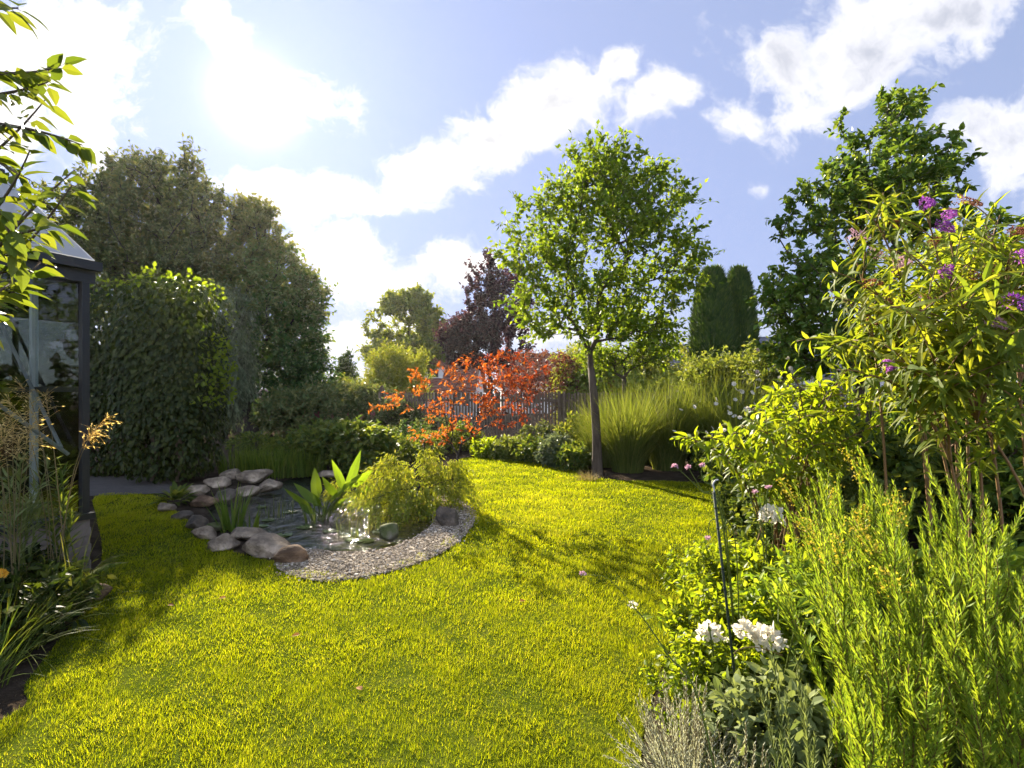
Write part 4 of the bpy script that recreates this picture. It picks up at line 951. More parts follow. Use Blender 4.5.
        gs = G(); tube(gs, [q + [0, 0, .2], q + [0, 0, .25 + h * .8]], [.012, .006], 5); segs(gs, np.column_stack([np.full(70, q[0]), np.full(70, q[1]), att[:, 2] - .08]), att, .004, .002, 3); gs.build('stems', M['greenstem'], pr)
        shoots(gl, None, att, rdir(70), 2, .1, 5, .10, .06, 'oval', .2, .8, .25, .5); gl.build('foliage', M['lf_shrub'], pr)
greenhouse()

# ------------------------------------------------------------------ pond plants
def blade_plant(name, label, cat, base, n, L, W, spread, lean, curve, mat, group=None, segs_=5, taper=.92, az=None, part='blades', lvar=.3):
    base = np.asarray(base, float); root = thing(name, base, label, cat, group); g = G()
    a = rng.uniform(0, 6.28, n); r = spread * np.sqrt(rng.random(n)); P = base + np.column_stack([np.cos(a) * r, np.sin(a) * r, np.full(n, -.02)])
    A = a + rng.normal(0, .6, n) if az is None else az + rng.normal(0, .6, n)
    blades(g, P, L * rng.uniform(1 - lvar, 1 + lvar * .4, n), W * rng.uniform(.7, 1.2, n), A, np.abs(rng.normal(0, lean, n)) + lean * .3 * r / spread, np.abs(rng.normal(curve, curve * .5, n)), segs_, None, taper)
    g.build(part, M[mat], root); return root
q = gp(232, 531); blade_plant('iris_clump', 'bright upright iris leaves at the front left of the pond', 'iris', q, 26, .52, .030, .10, .16, .25, 'lf_reed', 'iris clumps in the pond')
q = gp(252, 530); blade_plant('iris_clump', 'small short iris tuft right of the bigger iris leaves', 'iris', q, 10, .30, .024, .06, .15, .2, 'lf_reed', 'iris clumps in the pond')
q = gp(318, 521, -.05); blade_plant('iris_clump', 'low reedy tuft at the foot of the canna leaves', 'iris', q, 26, .36, .02, .14, .18, .3, 'lf_reed', 'iris clumps in the pond')
q = gp(278, 514, -.05); blade_plant('rush_tuft', 'thin pale rushes standing in the water left of the canna', 'rush', q, 16, .30, .012, .2, .1, .3, 'lf_misc', 'rush tufts in the pond')
q = gp(352, 533, -.05); blade_plant('rush_tuft', 'thin rushes standing in the bright water before the weeping maple', 'rush', q, 16, .24, .010, .2, .1, .3, 'lf_misc', 'rush tufts in the pond')
def reedbed():
    gr = 'reeds at the back of the pond'
    for i, (x, y, lab) in enumerate([(238, 474, 'leftmost clump of reeds by the creeper arbour'), (256, 475, 'second clump of reeds from the arbour'), (275, 476, 'middle clump of reeds behind the flat stones'), (293, 475, 'fourth clump of reeds from the arbour'), (309, 474, 'rightmost clump of reeds against the dark shrub')]):
        blade_plant('reed_clump', lab, 'reeds', gp(x, y), 200, .55, .022, .32, .12, .25, 'lf_reed', gr, 3)
reedbed()
def canna():
    b_ = gp(322, 520, -.05); root = thing('canna', b_, 'tall pond plant with broad pointed glowing lime leaves', 'water plant'); d = b_[1]
    gs, gl = G(), []
    for (x0, y0, x1, y1, w) in [(318, 500, 314, 467, 22), (345, 492, 332, 459, 15), (347, 492, 361, 449, 17), (349, 487, 372, 471, 19), (318, 505, 293, 482, 16), (312, 508, 283, 489, 13), (330, 500, 352, 480, 18), (322, 507, 303, 489, 16), (337, 497, 322, 478, 15), (352, 497, 378, 483, 13), (330, 512, 346, 497, 14), (314, 514, 298, 503, 12)]:
        dd = d + rng.normal(0, .12); a, e = at(x0, y0, dd), at(x1, y1, dd + rng.normal(0, .12)); m = (b_ + a) / 2 + [0, 0, .02]; m[:2] = b_[:2] * .6 + a[:2] * .4
        tube(gs, bez(b_ + rng.normal(0, .03, 3) * [1, 1, 0], m, a, 6), np.linspace(.010, .006, 6), 6)
        g = G(); L = np.linalg.norm(e - a); leaves(g, [a], [e - a], [np.array([.1, -1., .35]) + rng.normal(0, .25, 3)], L, .58 * w / F * d, 'lance', .18, .06); gl.append(g)
    st = gs.build('stems', M['greenstem'], root)
    for g in gl: g.smooth = False; g.build('leaf', M['lf_canna'], root)
canna()
def hosta():
    b_ = gp(176, 505); root = thing('hosta', b_, 'leafy green rosette at the left bank of the pond', 'plant'); g = G(); n = 70; a = rng.uniform(0, 6.28, n); el = rng.uniform(.1, 1.1, n)
    D = np.column_stack([np.cos(a) * np.cos(el), np.sin(a) * np.cos(el), np.sin(el)]); leaves(g, b_ + D * rng.uniform(.05, .17, n)[:, None] + [0, 0, .03], D, [0, 0, 1.], rng.uniform(.14, .22, n), .075, 'lance', .2, .35); g.build('foliage', M['lf_fern'], root)
hosta()
def lily_pads():
    k = 0; gr = 'lily pads floating on the pond'
    lab = ['lily pad nearest the front boulders', 'lily pad in open water left of the rushes', 'lily pad touching the canna foot', 'small lily pad between canna and rushes', 'lily pad by the bright open water', 'lily pad drifting below the weeping maple', 'lily pad near the far left bank', 'lily pad in the middle of the pond', 'outer lily pad near the mossy boulder', 'lily pad right of the iris leaves']
    for (x, y) in [(284, 535), (268, 520), (305, 527), (330, 531), (352, 540), (378, 532), (262, 507), (290, 512), (366, 541), (262, 526)]:
        c = gp(x, y, -.052); r = rng.uniform(.06, .10); th = np.linspace(.25, 6.03, 15) + rng.uniform(0, 6); g = G()
        rim = np.column_stack([np.cos(th) * r, np.sin(th) * r, rng.normal(.006, .003, 15)]); V = np.vstack([[0, 0, .002], rim, rim - [0, 0, .005]])
        T = [[0, i, i + 1] for i in range(1, 15)]; Q = [[i, i + 15, i + 16, i + 1] for i in range(1, 15)]
        g.add(V + c, T, Q); g.v[0] = g.v[0] - c; o = g.build('lily_pad', M['pad']); o.location = c; tag(o, lab[k], 'lily pad', gr); k += 1
lily_pads()

# ------------------------------------------------------------------ ornamental grasses on the right
def miscanthus(base, n, L, label):
    root = thing('ornamental_grass', base, label, 'ornamental grass', 'tall grass clumps behind the lawn'); g = G()
    a = rng.uniform(0, 6.28, n); r = .30 * np.sqrt(rng.random(n)); P = base + np.column_stack([np.cos(a) * r, np.sin(a) * r, np.zeros(n)])
    blades(g, P, L * rng.uniform(.55, 1.1, n), rng.uniform(.010, .018, n), a + rng.normal(0, .5, n), np.abs(rng.normal(.10, .12, n)), np.abs(rng.normal(.7, .5, n)), 6, None, .93)
    g.build('blades', M['lf_misc'], root); return root
for (x, d, n, L, lab) in [(628, 10.6, 1500, 1.75, 'tall fine leaved grass clump directly right of the young tree trunk'), (668, 10.9, 1600, 1.85, 'tall fine leaved grass clump in the middle of the row'), (705, 10.9, 1700, 2.05, 'tallest fine leaved grass clump below the twin conifers'),
                          (603, 11.4, 900, 1.5, 'lower grass clump behind the young tree trunk'), (738, 10.4, 1300, 1.9, 'grass clump behind the white anemones'), (650, 11.8, 1200, 1.9, 'grass clump at the back of the row under the small tree')]:
    b_ = at(x, 395, d); b_[2] = 0; miscanthus(b_, n, L, lab)
blade_plant('grass_tuft', 'dry straw coloured grass tuft at the foot of the young tree', 'grass tuft', gp(588, 480), 240, .22, .008, .16, .5, .8, 'drystraw', None, 3)
blade_plant('phormium', 'spiky pale strap leaved plant left of the young tree trunk', 'plant', gp(585, 458), 46, .95, .03, .1, .45, .5, 'lf_misc', None, 5)

# astilbe plumes
for i, (x, y, lab) in enumerate([(318, 438, 'leftmost dull pink plume plant in front of the shaded fence'), (338, 438, 'dull pink plume plant second from the left'), (357, 439, 'dull pink plume plant before the dark hedge'), (384, 442, 'brighter pink red plume plant beside the red maple')]):
    b_ = gp(x, y); root = thing('astilbe', b_, lab, 'flowering plant', 'pink plume plants behind the pond'); gl, gs = G(), G(); n = 60
    att = blob_points([(b_ + [0, 0, .35], np.array([.4, .3, .3]))], n, 2.2, 0, 1, i); segs(gs, np.repeat(b_[None], n, 0), att, .006, .003, 3); shoots(gl, None, att, rdir(n), 3, .15, 5, .12, .06)
    gs.build('stems', M['brownstem'], root); gl.build('foliage', M['lf_darktree'], root)
    for k in range(11):
        p0 = b_ + [rng.normal(0, .25), rng.normal(0, .2), .55 + rng.uniform(-.05, .15)]; h = rng.uniform(.25, .4); m = 60; t = rng.random(m); g = G(); tube(g, [p0 - [0, 0, .35], p0 + [0, 0, h]], .004, 3)
        pp = p0 + np.column_stack([rng.normal(0, .045, m) * (1.1 - t), rng.normal(0, .045, m) * (1.1 - t), t * h]); leaves(g, pp, rdir(m) * .7 + [0, 0, .8], rdir(m), .06, .03); g.build('plume', M['pt_pink'], root)
# ------------------------------------------------------------------ stem plants for the near beds
def along(c, t):
    i = np.clip(t * (len(c) - 1), 0, len(c) - 1.001); k = i.astype(int); return c[k] + (c[k + 1] - c[k]) * (i - k)[:, None], unit(c[k + 1] - c[k])
def pair_leaves(gl, c, t0, t1, npair, L, W, tpl='lance', ang=1.0, hang=.35, droop=.35, fold=.25, phase=None, gs=None, pet=.01, shrink=.5, per=2):
    """leaves in crossed pairs (or whorls) up a stem, smaller to the tip"""
    t = np.linspace(t0, t1, npair) + rng.normal(0, .01, npair); t = np.clip(t, 0, 1); P, T = along(c, t); X, Y = frame(T)
    ph = (rng.uniform(0, 6.28) if phase is None else phase) + np.arange(npair) * np.pi / 2
    for k in range(per):
        a = ph + k * 2 * np.pi / per + rng.normal(0, .25, npair); R = X * np.cos(a)[:, None] + Y * np.sin(a)[:, None]
        D = unit(R * np.sin(ang) + T * np.cos(ang) + [0, 0, -hang] + rdir(npair) * .18); N = T * .8 + rdir(npair) * .35 + [0, 0, .6]
        s = (1 - shrink * np.linspace(0, 1, npair) ** 1.5) * rng.uniform(.75, 1.15, npair)
        p = P + D * pet
        if gs is not None: segs(gs, P, p, .0018, .0012, 3)
        leaves(gl, p, D, N, L * s, W * s, tpl, fold, droop)
def floret_cone(g, p, d, L, R, n, sz):
    """a tapering head of tiny florets"""
    d = unit(d); X, Y = frame(d[None]); t = rng.random(n) ** .8; a = rng.uniform(0, 6.28, n); r = R * (1 - t) ** .6 * rng.uniform(.6, 1.05, n)
    o = X * np.cos(a)[:, None] + Y * np.sin(a)[:, None]; bend = np.array([0, 0, -.25]) * (t ** 2 * L)[:, None]
    leaves(g, p + d * (t * L)[:, None] + o * r[:, None] + bend, o + rdir(n) * .6 + d * .3, rdir(n) + d, sz * rng.uniform(.7, 1.3, n), sz * .7, 'diamond', .3, .1)

def buddleia():
    b_ = at(985, 395, 3.05); b_[2] = 0; root = thing('butterfly_bush', b_, 'big arching butterfly bush with purple and faded brown flower spikes', 'bush')
    gs, gl = G(), G(); gs.smooth = True; tips = []
    for (x, y, d) in [(845, 238, 3.3), (866, 210, 3.1), (922, 206, 2.9), (945, 222, 3.0), (905, 250, 2.75), (940, 268, 2.6), (870, 285, 2.9), (842, 300, 3.2), (885, 345, 2.7), (850, 345, 2.9), (985, 225, 2.9), (1012, 250, 2.5), (1030, 262, 2.3), (1000, 300, 2.3), (960, 300, 2.4), (905, 310, 2.5), (1040, 210, 2.8), (970, 340, 2.4), (925, 340, 2.5),
                      (1020, 330, 2.2), (1055, 300, 2.4), (890, 255, 3.2), (950, 245, 3.3), (1000, 215, 3.3), (835, 350, 3.1), (870, 375, 2.8), (935, 380, 2.5), (1070, 230, 3.2), (1085, 330, 3.), (1005, 275, 3.6), (960, 260, 3.7), (900, 290, 3.6), (860, 320, 3.4)]:
        e = at(x, y, d); a = b_ + [rng.normal(0, .16), rng.normal(0, .16), 0]; up = a + [(e[0] - a[0]) * .10, (e[1] - a[1]) * .15, e[2] * .86]
        main = len(tips) < 11; r_ = .010
        if not main:        # side branch of the nearest main stem
            near = min(tips[:11], key=lambda q: np.linalg.norm(q[0][9] - e)); a = near[0][7]; up = a * .6 + e * .4 + [0, 0, .25]; r_ = .006
        c = bez(a, up, e, 16); tube(gs, c, np.linspace(r_, .003, 16), 6); tips.append((c, e, unit(c[-1] - c[-2])))
        pair_leaves(gl, c, .40 if main else .25, .97, 13 if main else 10, .175, .040, gs=gs, hang=.35, droop=.4, fold=.3)
        for k in range(6):      # side shoots
            p, T = along(c, np.array([rng.uniform(.40 if main else .25, .93)])); dd = unit(T[0] * .5 + rdir(1)[0] * [.9, .9, .3] + [0, 0, .25]); ln = rng.uniform(.18, .36); c2 = bez(p[0], p[0] + dd * ln * .6 + [0, 0, .03], p[0] + dd * ln + [0, 0, -.02], 7)
            tube(gs, c2, np.linspace(.004, .002, 7), 4); pair_leaves(gl, c2, .2, 1., 6, .145, .036, hang=.35, droop=.4, fold=.3)
    gs.build('stems', M['canestem'], root); gl.build('foliage', M['lf_budd'], root)
    # flower spikes: fresh purple, faded brown
    for (x, y, d, kind, dx, dz, L) in [(922, 204, 2.85, 'p', .9, .3, .07), (944, 215, 3.0, 'p', .8, .3, .08), (938, 224, 2.9, 'p', .9, -.1, .09), (848, 234, 3.3, 'm', .9, 0, .13), (866, 252, 3.2, 'm', .9, -.1, .13), (945, 266, 2.6, 'p', .1, -.7, .05), (1005, 300, 2.3, 'p', 1., -.1, .15), (1016, 258, 2.4, 'p', .9, .3, .08), (884, 366, 2.7, 'p', .7, .2, .05),
                                       (955, 200, 3.0, 'b', 1., .1, .16), (905, 228, 3.0, 'b', -.5, .6, .10), (862, 284, 2.9, 'b', 1., .3, .12), (860, 322, 3.2, 'b', .9, .1, .11), (965, 272, 2.6, 'b', .8, -.2, .13), (985, 268, 2.9, 'b', .9, .1, .10), (895, 262, 2.8, 'm', .9, .2, .12), (985, 318, 2.4, 'm', .8, -.2, .09), (930, 245, 3.0, 'b', .6, .5, .10), (1010, 232, 2.8, 'b', 1., .3, .12), (985, 240, 3.2, 'm', .7, .4, .10), (880, 300, 2.9, 'b', .9, -.1, .09), (920, 300, 2.6, 'b', .6, .2, .08), (893, 268, 3.1, 'm', .9, 0, .11)]:
        g = G(); floret_cone(g, at(x, y, d), np.array([dx, .2 * rng.normal(), dz]), L, .030 if kind != 'b' else .022, 260, .013 if kind == 'p' else .010)
        g.build('flower_spike', M[{'p': 'pt_purple', 'm': 'pt_mauve', 'b': 'pt_spent'}[kind]], root)['label'] = {'p': 'fresh purple flower spike', 'm': 'fading mauve flower spike', 'b': 'brown spent flower spike'}[kind]
buddleia()

def limebush():
    b_ = at(790, 395, 3.75); b_[2] = 0; root = thing('lime_shrub', b_, 'glowing lime leaved shrub with drooping leaves in front of the grasses', 'bush'); gs, gl = G(), G(); gs.smooth = True
    for (x, y, d) in [(705, 437, 3.5), (722, 425, 3.6), (748, 408, 3.7), (775, 392, 3.7), (795, 378, 3.8), (822, 385, 3.8), (850, 378, 3.7), (760, 430, 3.3), (735, 447, 3.4), (800, 415, 3.4), (830, 410, 3.4), (858, 405, 3.5), (785, 440, 3.3), (815, 445, 3.3), (750, 462, 3.3), (845, 440, 3.4), (878, 395, 3.9), (885, 425, 3.7), (770, 410, 4.1), (810, 395, 4.2), (840, 400, 4.2), (720, 455, 3.6), (690, 441, 3.55), (775, 470, 3.3), (870, 455, 3.5), (835, 470, 3.3), (900, 400, 4.1), (862, 362, 3.9)]:
        e = at(x, y, d); a = b_ + [rng.normal(0, .13), rng.normal(0, .12), 0]; c = bez(a, a + [(e[0] - a[0]) * .25, (e[1] - a[1]) * .25, e[2] * .95], e, 14); tube(gs, c, np.linspace(.008, .0025, 14), 6)
        pair_leaves(gl, c, .52, 1., 11, .115, .043, gs=gs, hang=.45, droop=.4, fold=.28, pet=.015)
        for k in range(5):
            p, T = along(c, np.array([rng.uniform(.5, .95)])); dd = unit(T[0] * .4 + rdir(1)[0] * [.9, .9, .25] + [0, 0, .2]); ln = rng.uniform(.10, .22); c2 = bez(p[0], p[0] + dd * ln * .6 + [0, 0, .02], p[0] + dd * ln + [0, 0, -.03], 6)
            tube(gs, c2, np.linspace(.003, .0015, 6), 4); pair_leaves(gl, c2, .35, 1., 4, .10, .038, hang=.45, droop=.4, fold=.28)
    gs.build('stems', M['brownstem'], root); gl.build('foliage', M['lf_lime'], root)
limebush()

def needle_stem(gs, gl, c, n, L, W, t0=.08, ang=.6, r0=.0045, tipshort=.35, gs_k=5):
    tube(gs, c, np.linspace(r0, .0012, len(c)), gs_k); t = np.linspace(t0, 1, n); P, T = along(c, t); X, Y = frame(T); a = np.arange(n) * 2.4 + rng.normal(0, .2, n)
    R = X * np.cos(a)[:, None] + Y * np.sin(a)[:, None]; an = ang * (1 - .45 * t)[:, None] * rng.uniform(.75, 1.25, (n, 1)); D = R * np.sin(an) + T * np.cos(an)
    s = (1 - (1 - tipshort) * t ** 3) * np.clip(t / .25, .55, 1) * rng.uniform(.75, 1.15, n); leaves(gl, P, D, T + rdir(n) * .3, L * s, W * np.sqrt(s), 'needle', .3, -.08)
def aster(label, b_, tips, seed, flower=None):
    root = thing('aster_plant', b_, label, 'perennial', 'narrow leaved perennials in the right foreground'); gs, gl = G(), G(); gs.smooth = True; gf = []
    tips = list(tips) + [(x + rng.normal(0, 22), y + abs(rng.normal(18, 18)), d + rng.normal(0, .13)) for (x, y, d) in tips]
    for (x, y, d) in tips:
        e = at(x, y, d); a = b_ + [(e[0] - b_[0]) * .42 + rng.normal(0, .07), (e[1] - b_[1]) * .5 + rng.normal(0, .07), 0]; c = bez(a, a + [(e[0] - a[0]) * .25 + .03, (e[1] - a[1]) * .3, e[2] * .7], e, 22)
        needle_stem(gs, gl, c, int(270 + 130 * e[2]), .050, .0058, .12, .75)
        for k in range(6):
            p, T = along(c, np.array([rng.uniform(.35, .85)])); X, Y = frame(T); an = rng.uniform(0, 6.28); R = X[0] * math.cos(an) + Y[0] * math.sin(an); ln = rng.uniform(.07, .22)
            c2 = bez(p[0], p[0] + (R * .30 + T[0] * .5) * ln, p[0] + (R * .26 + T[0] * 1.1) * ln, 7); needle_stem(gs, gl, c2, 34, .040, .0052, .1, .7, .0018, .4, 4)
        if flower and rng.random() < .5:
            g = G(); n = 90; t = rng.random(n); P, T = along(c, .86 + .14 * t); leaves(g, P + rng.normal(0, .016, (n, 3)), rdir(n) + [0, 0, .5], rdir(n), .012, .007); gf.append(g)
    gs.build('stems', M['brownstem'], root); gl.build('foliage', M['lf_aster'], root)
    for g in gf: g.build('flower_spray', M['pt_yellow'], root)
def T(*a): return [(x, y, d) for (x, y, d) in a]
base = lambda x, d: np.array([(x - 512) / F * d, d, 0.])
aster('tall narrow leaved plant rising highest in the middle of the right foreground', base(905, 2.0), T((858, 448, 1.95), (838, 478, 1.9), (872, 492, 2.1), (818, 475, 2.05), (850, 520, 1.75), (885, 500, 2.2), (800, 520, 1.95), (835, 540, 1.7), (870, 540, 1.8), (900, 520, 2.1)), 1, True)
aster('tall narrow leaved plant in front of the cane stems', base(985, 1.95), T((976, 470, 1.9), (950, 500, 1.8), (990, 510, 2.0), (935, 480, 2.1), (965, 530, 1.7), (1005, 540, 1.8), (920, 520, 1.9), (945, 545, 1.75), (1020, 520, 1.9)), 2)
aster('narrow leaved plant filling the lower right corner', base(1015, 1.5), T((985, 560, 1.4), (1015, 575, 1.45), (950, 600, 1.35), (1000, 620, 1.3), (1040, 560, 1.6), (965, 640, 1.25), (930, 590, 1.5), (1050, 600, 1.4)), 3)
aster('narrow leaved plant leaning left at the bottom of the right bed', base(925, 1.55), T((845, 560, 1.5), (815, 585, 1.55), (872, 590, 1.4), (900, 585, 1.6), (885, 630, 1.3), (832, 625, 1.45), (860, 650, 1.3), (795, 565, 1.75), (915, 640, 1.35)), 4)
aster('shorter narrow leaved plant with yellow sprays behind the tall one', base(840, 2.7), T((812, 480, 2.6), (835, 488, 2.7), (860, 478, 2.6), (890, 486, 2.75), (915, 490, 2.6), (785, 505, 2.6), (825, 470, 2.9), (870, 500, 2.5)), 5, True)

# dark low soil-side foliage under them so the bed closes
GU = 'low leafy plants in the right bed'
def low_plant(label, x, y, d, rx, rz, n, leaf, L, W, tpl='oval', hang=.3, seed=1, stem='greenstem', droop=.25, nl=7, sl=.12):
    b_ = base(x, d); root = thing('leafy_plant', b_, label, 'perennial', GU); gs, gl = G(), G(); c = np.array([b_[0], d, rz * .95])
    att = blob_points([(c, np.array([rx, rx * .9, rz]))], n, 2.6, .2, 5, seed); att[:, 2] = np.maximum(att[:, 2], .03)
    a = np.repeat(b_[None], n, 0) + rng.normal(0, .06, (n, 3)) * [1, 1, 0]; m = (a + att) / 2 + [0, 0, .04]; segs(gs, a, m, .003, .0025, 4); segs(gs, m, att, .0025, .0015, 4)
    shoots(gl, gs, att, unit(att - b_) + [0, 0, .3], 3, sl, nl, L, W, tpl, .4, .7, droop, hang, .0015); gs.build('stems', M[stem], root); gl.build('foliage', M[leaf], root); return root
for i, a in enumerate([
    ('pale green leafy clump round the topmost white rose', 775, 0, 3.1, .38, .30, 150, 'lf_lime', .05, .024), ('fine leaved clump left of the topmost white rose', 728, 0, 3.3, .30, .27, 130, 'lf_lime', .05, .018),
    ('leafy clump between the white roses', 740, 0, 2.65, .36, .26, 170, 'lf_lime', .045, .022), ('pale small leaved clump under the left white rose', 712, 0, 2.35, .26, .19, 140, 'lf_lime', .035, .02),
    ('leafy clump right of the white roses', 820, 0, 2.5, .36, .34, 160, 'lf_aster', .06, .02), ('yellowish fine clump at the lawn edge', 712, 0, 3.8, .30, .20, 120, 'lf_lime', .045, .018),
    ('grey sage like plant with rounded leaves low in the bed', 780, 0, 1.95, .24, .22, 110, 'lf_sage', .055, .026), ('grey sage like plant further right in the shade', 850, 0, 1.75, .25, .18, 90, 'lf_sage', .055, .026),
    ('lush leafy clump beneath the lime shrub', 800, 0, 4.3, .5, .36, 190, 'lf_shrub', .07, .035), ('leafy clump at the feet of the cane stems', 960, 0, 2.7, .45, .36, 190, 'lf_aster', .07, .03),
    ('green clump low at the right edge', 1020, 0, 2.3, .40, .34, 160, 'lf_shrub', .07, .032), ('dark leafy clump below the leaning plants', 900, 0, 2.3, .4, .3, 160, 'lf_shrub', .06, .03), ('leafy clump at the lawn edge under the anemones', 765, 0, 5.6, .5, .3, 170, 'lf_shrub', .07, .035), ('fresh green clump between lime shrub and anemones', 810, 0, 5.4, .6, .5, 200, 'lf_misc', .07, .03)]):
    low_plant(*a, seed=200 + i)
def lavender(label, x, d, r, h, n):
    b_ = base(x, d); root = thing('silver_plant', b_, label, 'silver foliage', 'silver leaved mounds at the lawn edge'); gs, gl = G(), G(); gs.smooth = True
    for i in range(n):
        dv = rdir(1)[0]; dv[2] = abs(dv[2]) * 1.0 + .25; dv = unit(dv); e = b_ + dv * np.array([r, r, h]) * rng.uniform(.7, 1.1); c = bez(b_ + [rng.normal(0, .04), rng.normal(0, .04), 0], b_ + dv * [r, r, 0] * .5 + [0, 0, h * .25], e, 9)
        needle_stem(gs, gl, c, 54, .026, .0042, .2, .9, .002, .5, 4)
    gs.build('stems', M['drystraw'], root); gl.build('foliage', M['lf_silver'], root)
lavender('silver grey mound at the bottom edge beside the lawn', 690, 1.95, .30, .44, 190); lavender('silver grey mound behind the bottom one by the stake', 700, 2.4, .26, .34, 130); lavender('silver grey mound right of the stake at the bottom', 745, 1.75, .24, .40, 130)
def spikes():
    b_ = base(800, 1.5); root = thing('feathery_plant', b_, 'blue green plant with upright bottle brush stems at the bottom edge', 'perennial'); gs, gl = G(), G(); gs.smooth = True
    for (x, y, d) in [(770, 640, 1.5), (805, 690, 1.45), (832, 722, 1.4), (785, 700, 1.4), (760, 690, 1.55), (815, 735, 1.3), (780, 740, 1.3), (797, 660, 1.6)]:
        e = at(x, y, d); c = bez(b_ + [rng.normal(0, .06), rng.normal(0, .06), 0], (b_ + e) / 2 + [.02, 0, .08], e, 14); needle_stem(gs, gl, c, 130, .042, .004, .1, .75, .003, .4)
    gs.build('stems', M['greenstem'], root); gl.build('foliage', M['lf_sage'], root)
spikes()

# roses
def rose(g, c, r, n=70):
    """ragged ball of petals"""
    D = rdir(n); D[:, 2] = np.abs(D[:, 2]) * 1.1 - .25; D = unit(D); k = rng.uniform(.35, .8, n)[:, None]
    leaves(g, c + D * r * k - [0, 0, .1 * r], unit(D * .55 + rdir(n) * .8 + [0, 0, .2]), D + rdir(n) * .35, r * rng.uniform(.38, .62, n), r * rng.uniform(.34, .52, n), 'oval', .22, -.2)
for (x, y, d, r, lab, k) in [(771, 516, 3.0, .070, 'rose bush whose white bloom stands topmost, below the lime shrub', 1), (710, 634, 2.3, .055, 'rose bush with a white bloom left of the stake', 2), (768, 640, 2.2, .065, 'rose bush with two white blooms right of the stake', 3)]:
    c = at(x, y, d); b_ = np.array([c[0] + .06, d + .05, 0]); root = thing('rose_bush', b_, lab, 'rose', 'white roses in the right bed'); gs, gl = G(), G(); gs.smooth = True
    cs = [bez(b_, b_ + [0, 0, c[2] * .6], c - [0, 0, .02], 9)] + [bez(b_, b_ + [0, 0, c[2] * .5], c + rng.normal(0, .12, 3) - [0, 0, .1], 9) for _ in range(6)]
    for q in cs: tube(gs, q, np.linspace(.006, .003, 9), 5); pair_leaves(gl, q, .3, .92, 7, .05, .03, 'oval', hang=.2, droop=.2, per=3)
    gs.build('stems', M['greenstem'], root); gl.build('foliage', M['lf_shrub'], root)
    g = G(); rose(g, c, r); g.build('bloom', M['pt_white'], root)
    if k == 3: g = G(); rose(g, c + [-.075, .04, .015], r * .8); g.build('bloom', M['pt_white'], root)
    g = G(); rose(g, c + [.09, .05, -.05], r * .3, 16); g.build('bud', M['pt_white'], root)

# white anemones
def anemones():
    for j, (bx, d, lab, pts) in enumerate([
        (748, 7.2, 'white anemone clump left in front of the tall grasses', [(694, 407), (697, 432), (706, 433), (712, 428), (716, 404), (722, 436), (728, 412), (735, 400), (740, 418), (734, 384), (747, 374), (742, 392)]),
        (785, 7.0, 'white anemone clump right under the fruit tree', [(752, 393), (758, 380), (765, 398), (772, 388), (780, 378), (788, 395), (793, 372), (800, 384), (768, 370), (760, 410), (775, 408), (785, 412), (806, 398), (812, 378), (798, 408), (754, 404), (748, 412), (790, 384)]),
        (775, 8.2, 'pale pink anemone clump behind the white ones', [(767, 345), (775, 350), (770, 358), (782, 342), (788, 352), (762, 356), (795, 358), (800, 348), (757, 372), (779, 362)])]):
        b_ = base(bx, d); root = thing('anemone', b_, lab, 'flowering plant', 'pale anemones by the tall grasses'); gs, gl = G(), G(); n = 120
        att = blob_points([(b_ + [0, 0, .55], np.array([.55, .4, .5]))], n, 2.4, .2, 3, j); segs(gs, np.repeat(b_[None], n, 0) + rng.normal(0, .15, (n, 3)) * [1, 1, 0], att, .004, .002, 3); shoots(gl, None, att, rdir(n), 3, .16, 5, .10, .06, 'oval')
        ends = [at(x, y, d + rng.normal(0, .2)) for (x, y) in pts]
        for e in ends: tube(gs, bez(b_ + [(e[0] - b_[0]) * .3, 0, 0], b_ + [(e[0] - b_[0]) * .7, 0, e[2] * .6], e, 8), .003, 4)
        gs.build('stems', M['greenstem'], root); gl.build('foliage', M['lf_shrub'], root)
        for e in ends:
            for q in (e, e + rng.normal(0, .09, 3)):
                g = G(); m = 7; a = np.arange(m) * 2 * np.pi / m; ax = unit(np.array([[rng.normal(0, .7), -.6 + rng.normal(0, .5), .6]])); X, Y = frame(ax); D = X * np.cos(a)[:, None] + Y * np.sin(a)[:, None]
                leaves(g, np.repeat(q[None], m, 0), D + ax * .25, ax, .036, .028, 'oval', .1, -.1); leaves(g, np.repeat(q[None], 6, 0) + ax * .006, rdir(6) + ax, ax, .012, .008); g.build('flower', M['pt_white'] if j < 2 else M['pt_blush'], root)
anemones()

# verbena, bud stem, stake
def verbena(label, b_, stems, mat, sub=3, hd=.020):
    root = thing('wild_stem', b_, label, 'flower stem', 'thin flower stems over the lawn'); gs = G(); gs.smooth = True; heads = []
    for (pts, d) in stems:
        c = spline([b_] + [at(x, y, d) for (x, y) in pts], False, 6); tube(gs, c, np.linspace(.0035, .0016, len(c)), 5); heads.append(c[-1])
    gs.build('stems', M['greenstem'], root)
    for e in heads:
        g = G(); n = 60; p = e + rdir(n) * [hd, hd, hd * .5] * (rng.random((n, 1)) ** .4); leaves(g, p, rdir(n) + [0, 0, .5], rdir(n), .010, .007); g.build('flower_head', M[mat], root)
b_ = base(740, 2.6); verbena('branching stem with small pink flower heads above the lawn edge', b_, [([(722, 520), (700, 490), (675, 466)], 2.4), ([(722, 515), (702, 490), (688, 467)], 2.45), ([(724, 515), (703, 480), (702, 465)], 2.4), ([(735, 540), (712, 520), (708, 538)], 2.5)], 'pt_mauve', hd=.013)
b_ = base(768, 2.9); verbena('second pink headed stem beside the topmost rose', b_, [([(766, 520), (768, 487)], 2.9), ([(762, 520), (755, 492)], 2.9)], 'pt_mauve', hd=.016)
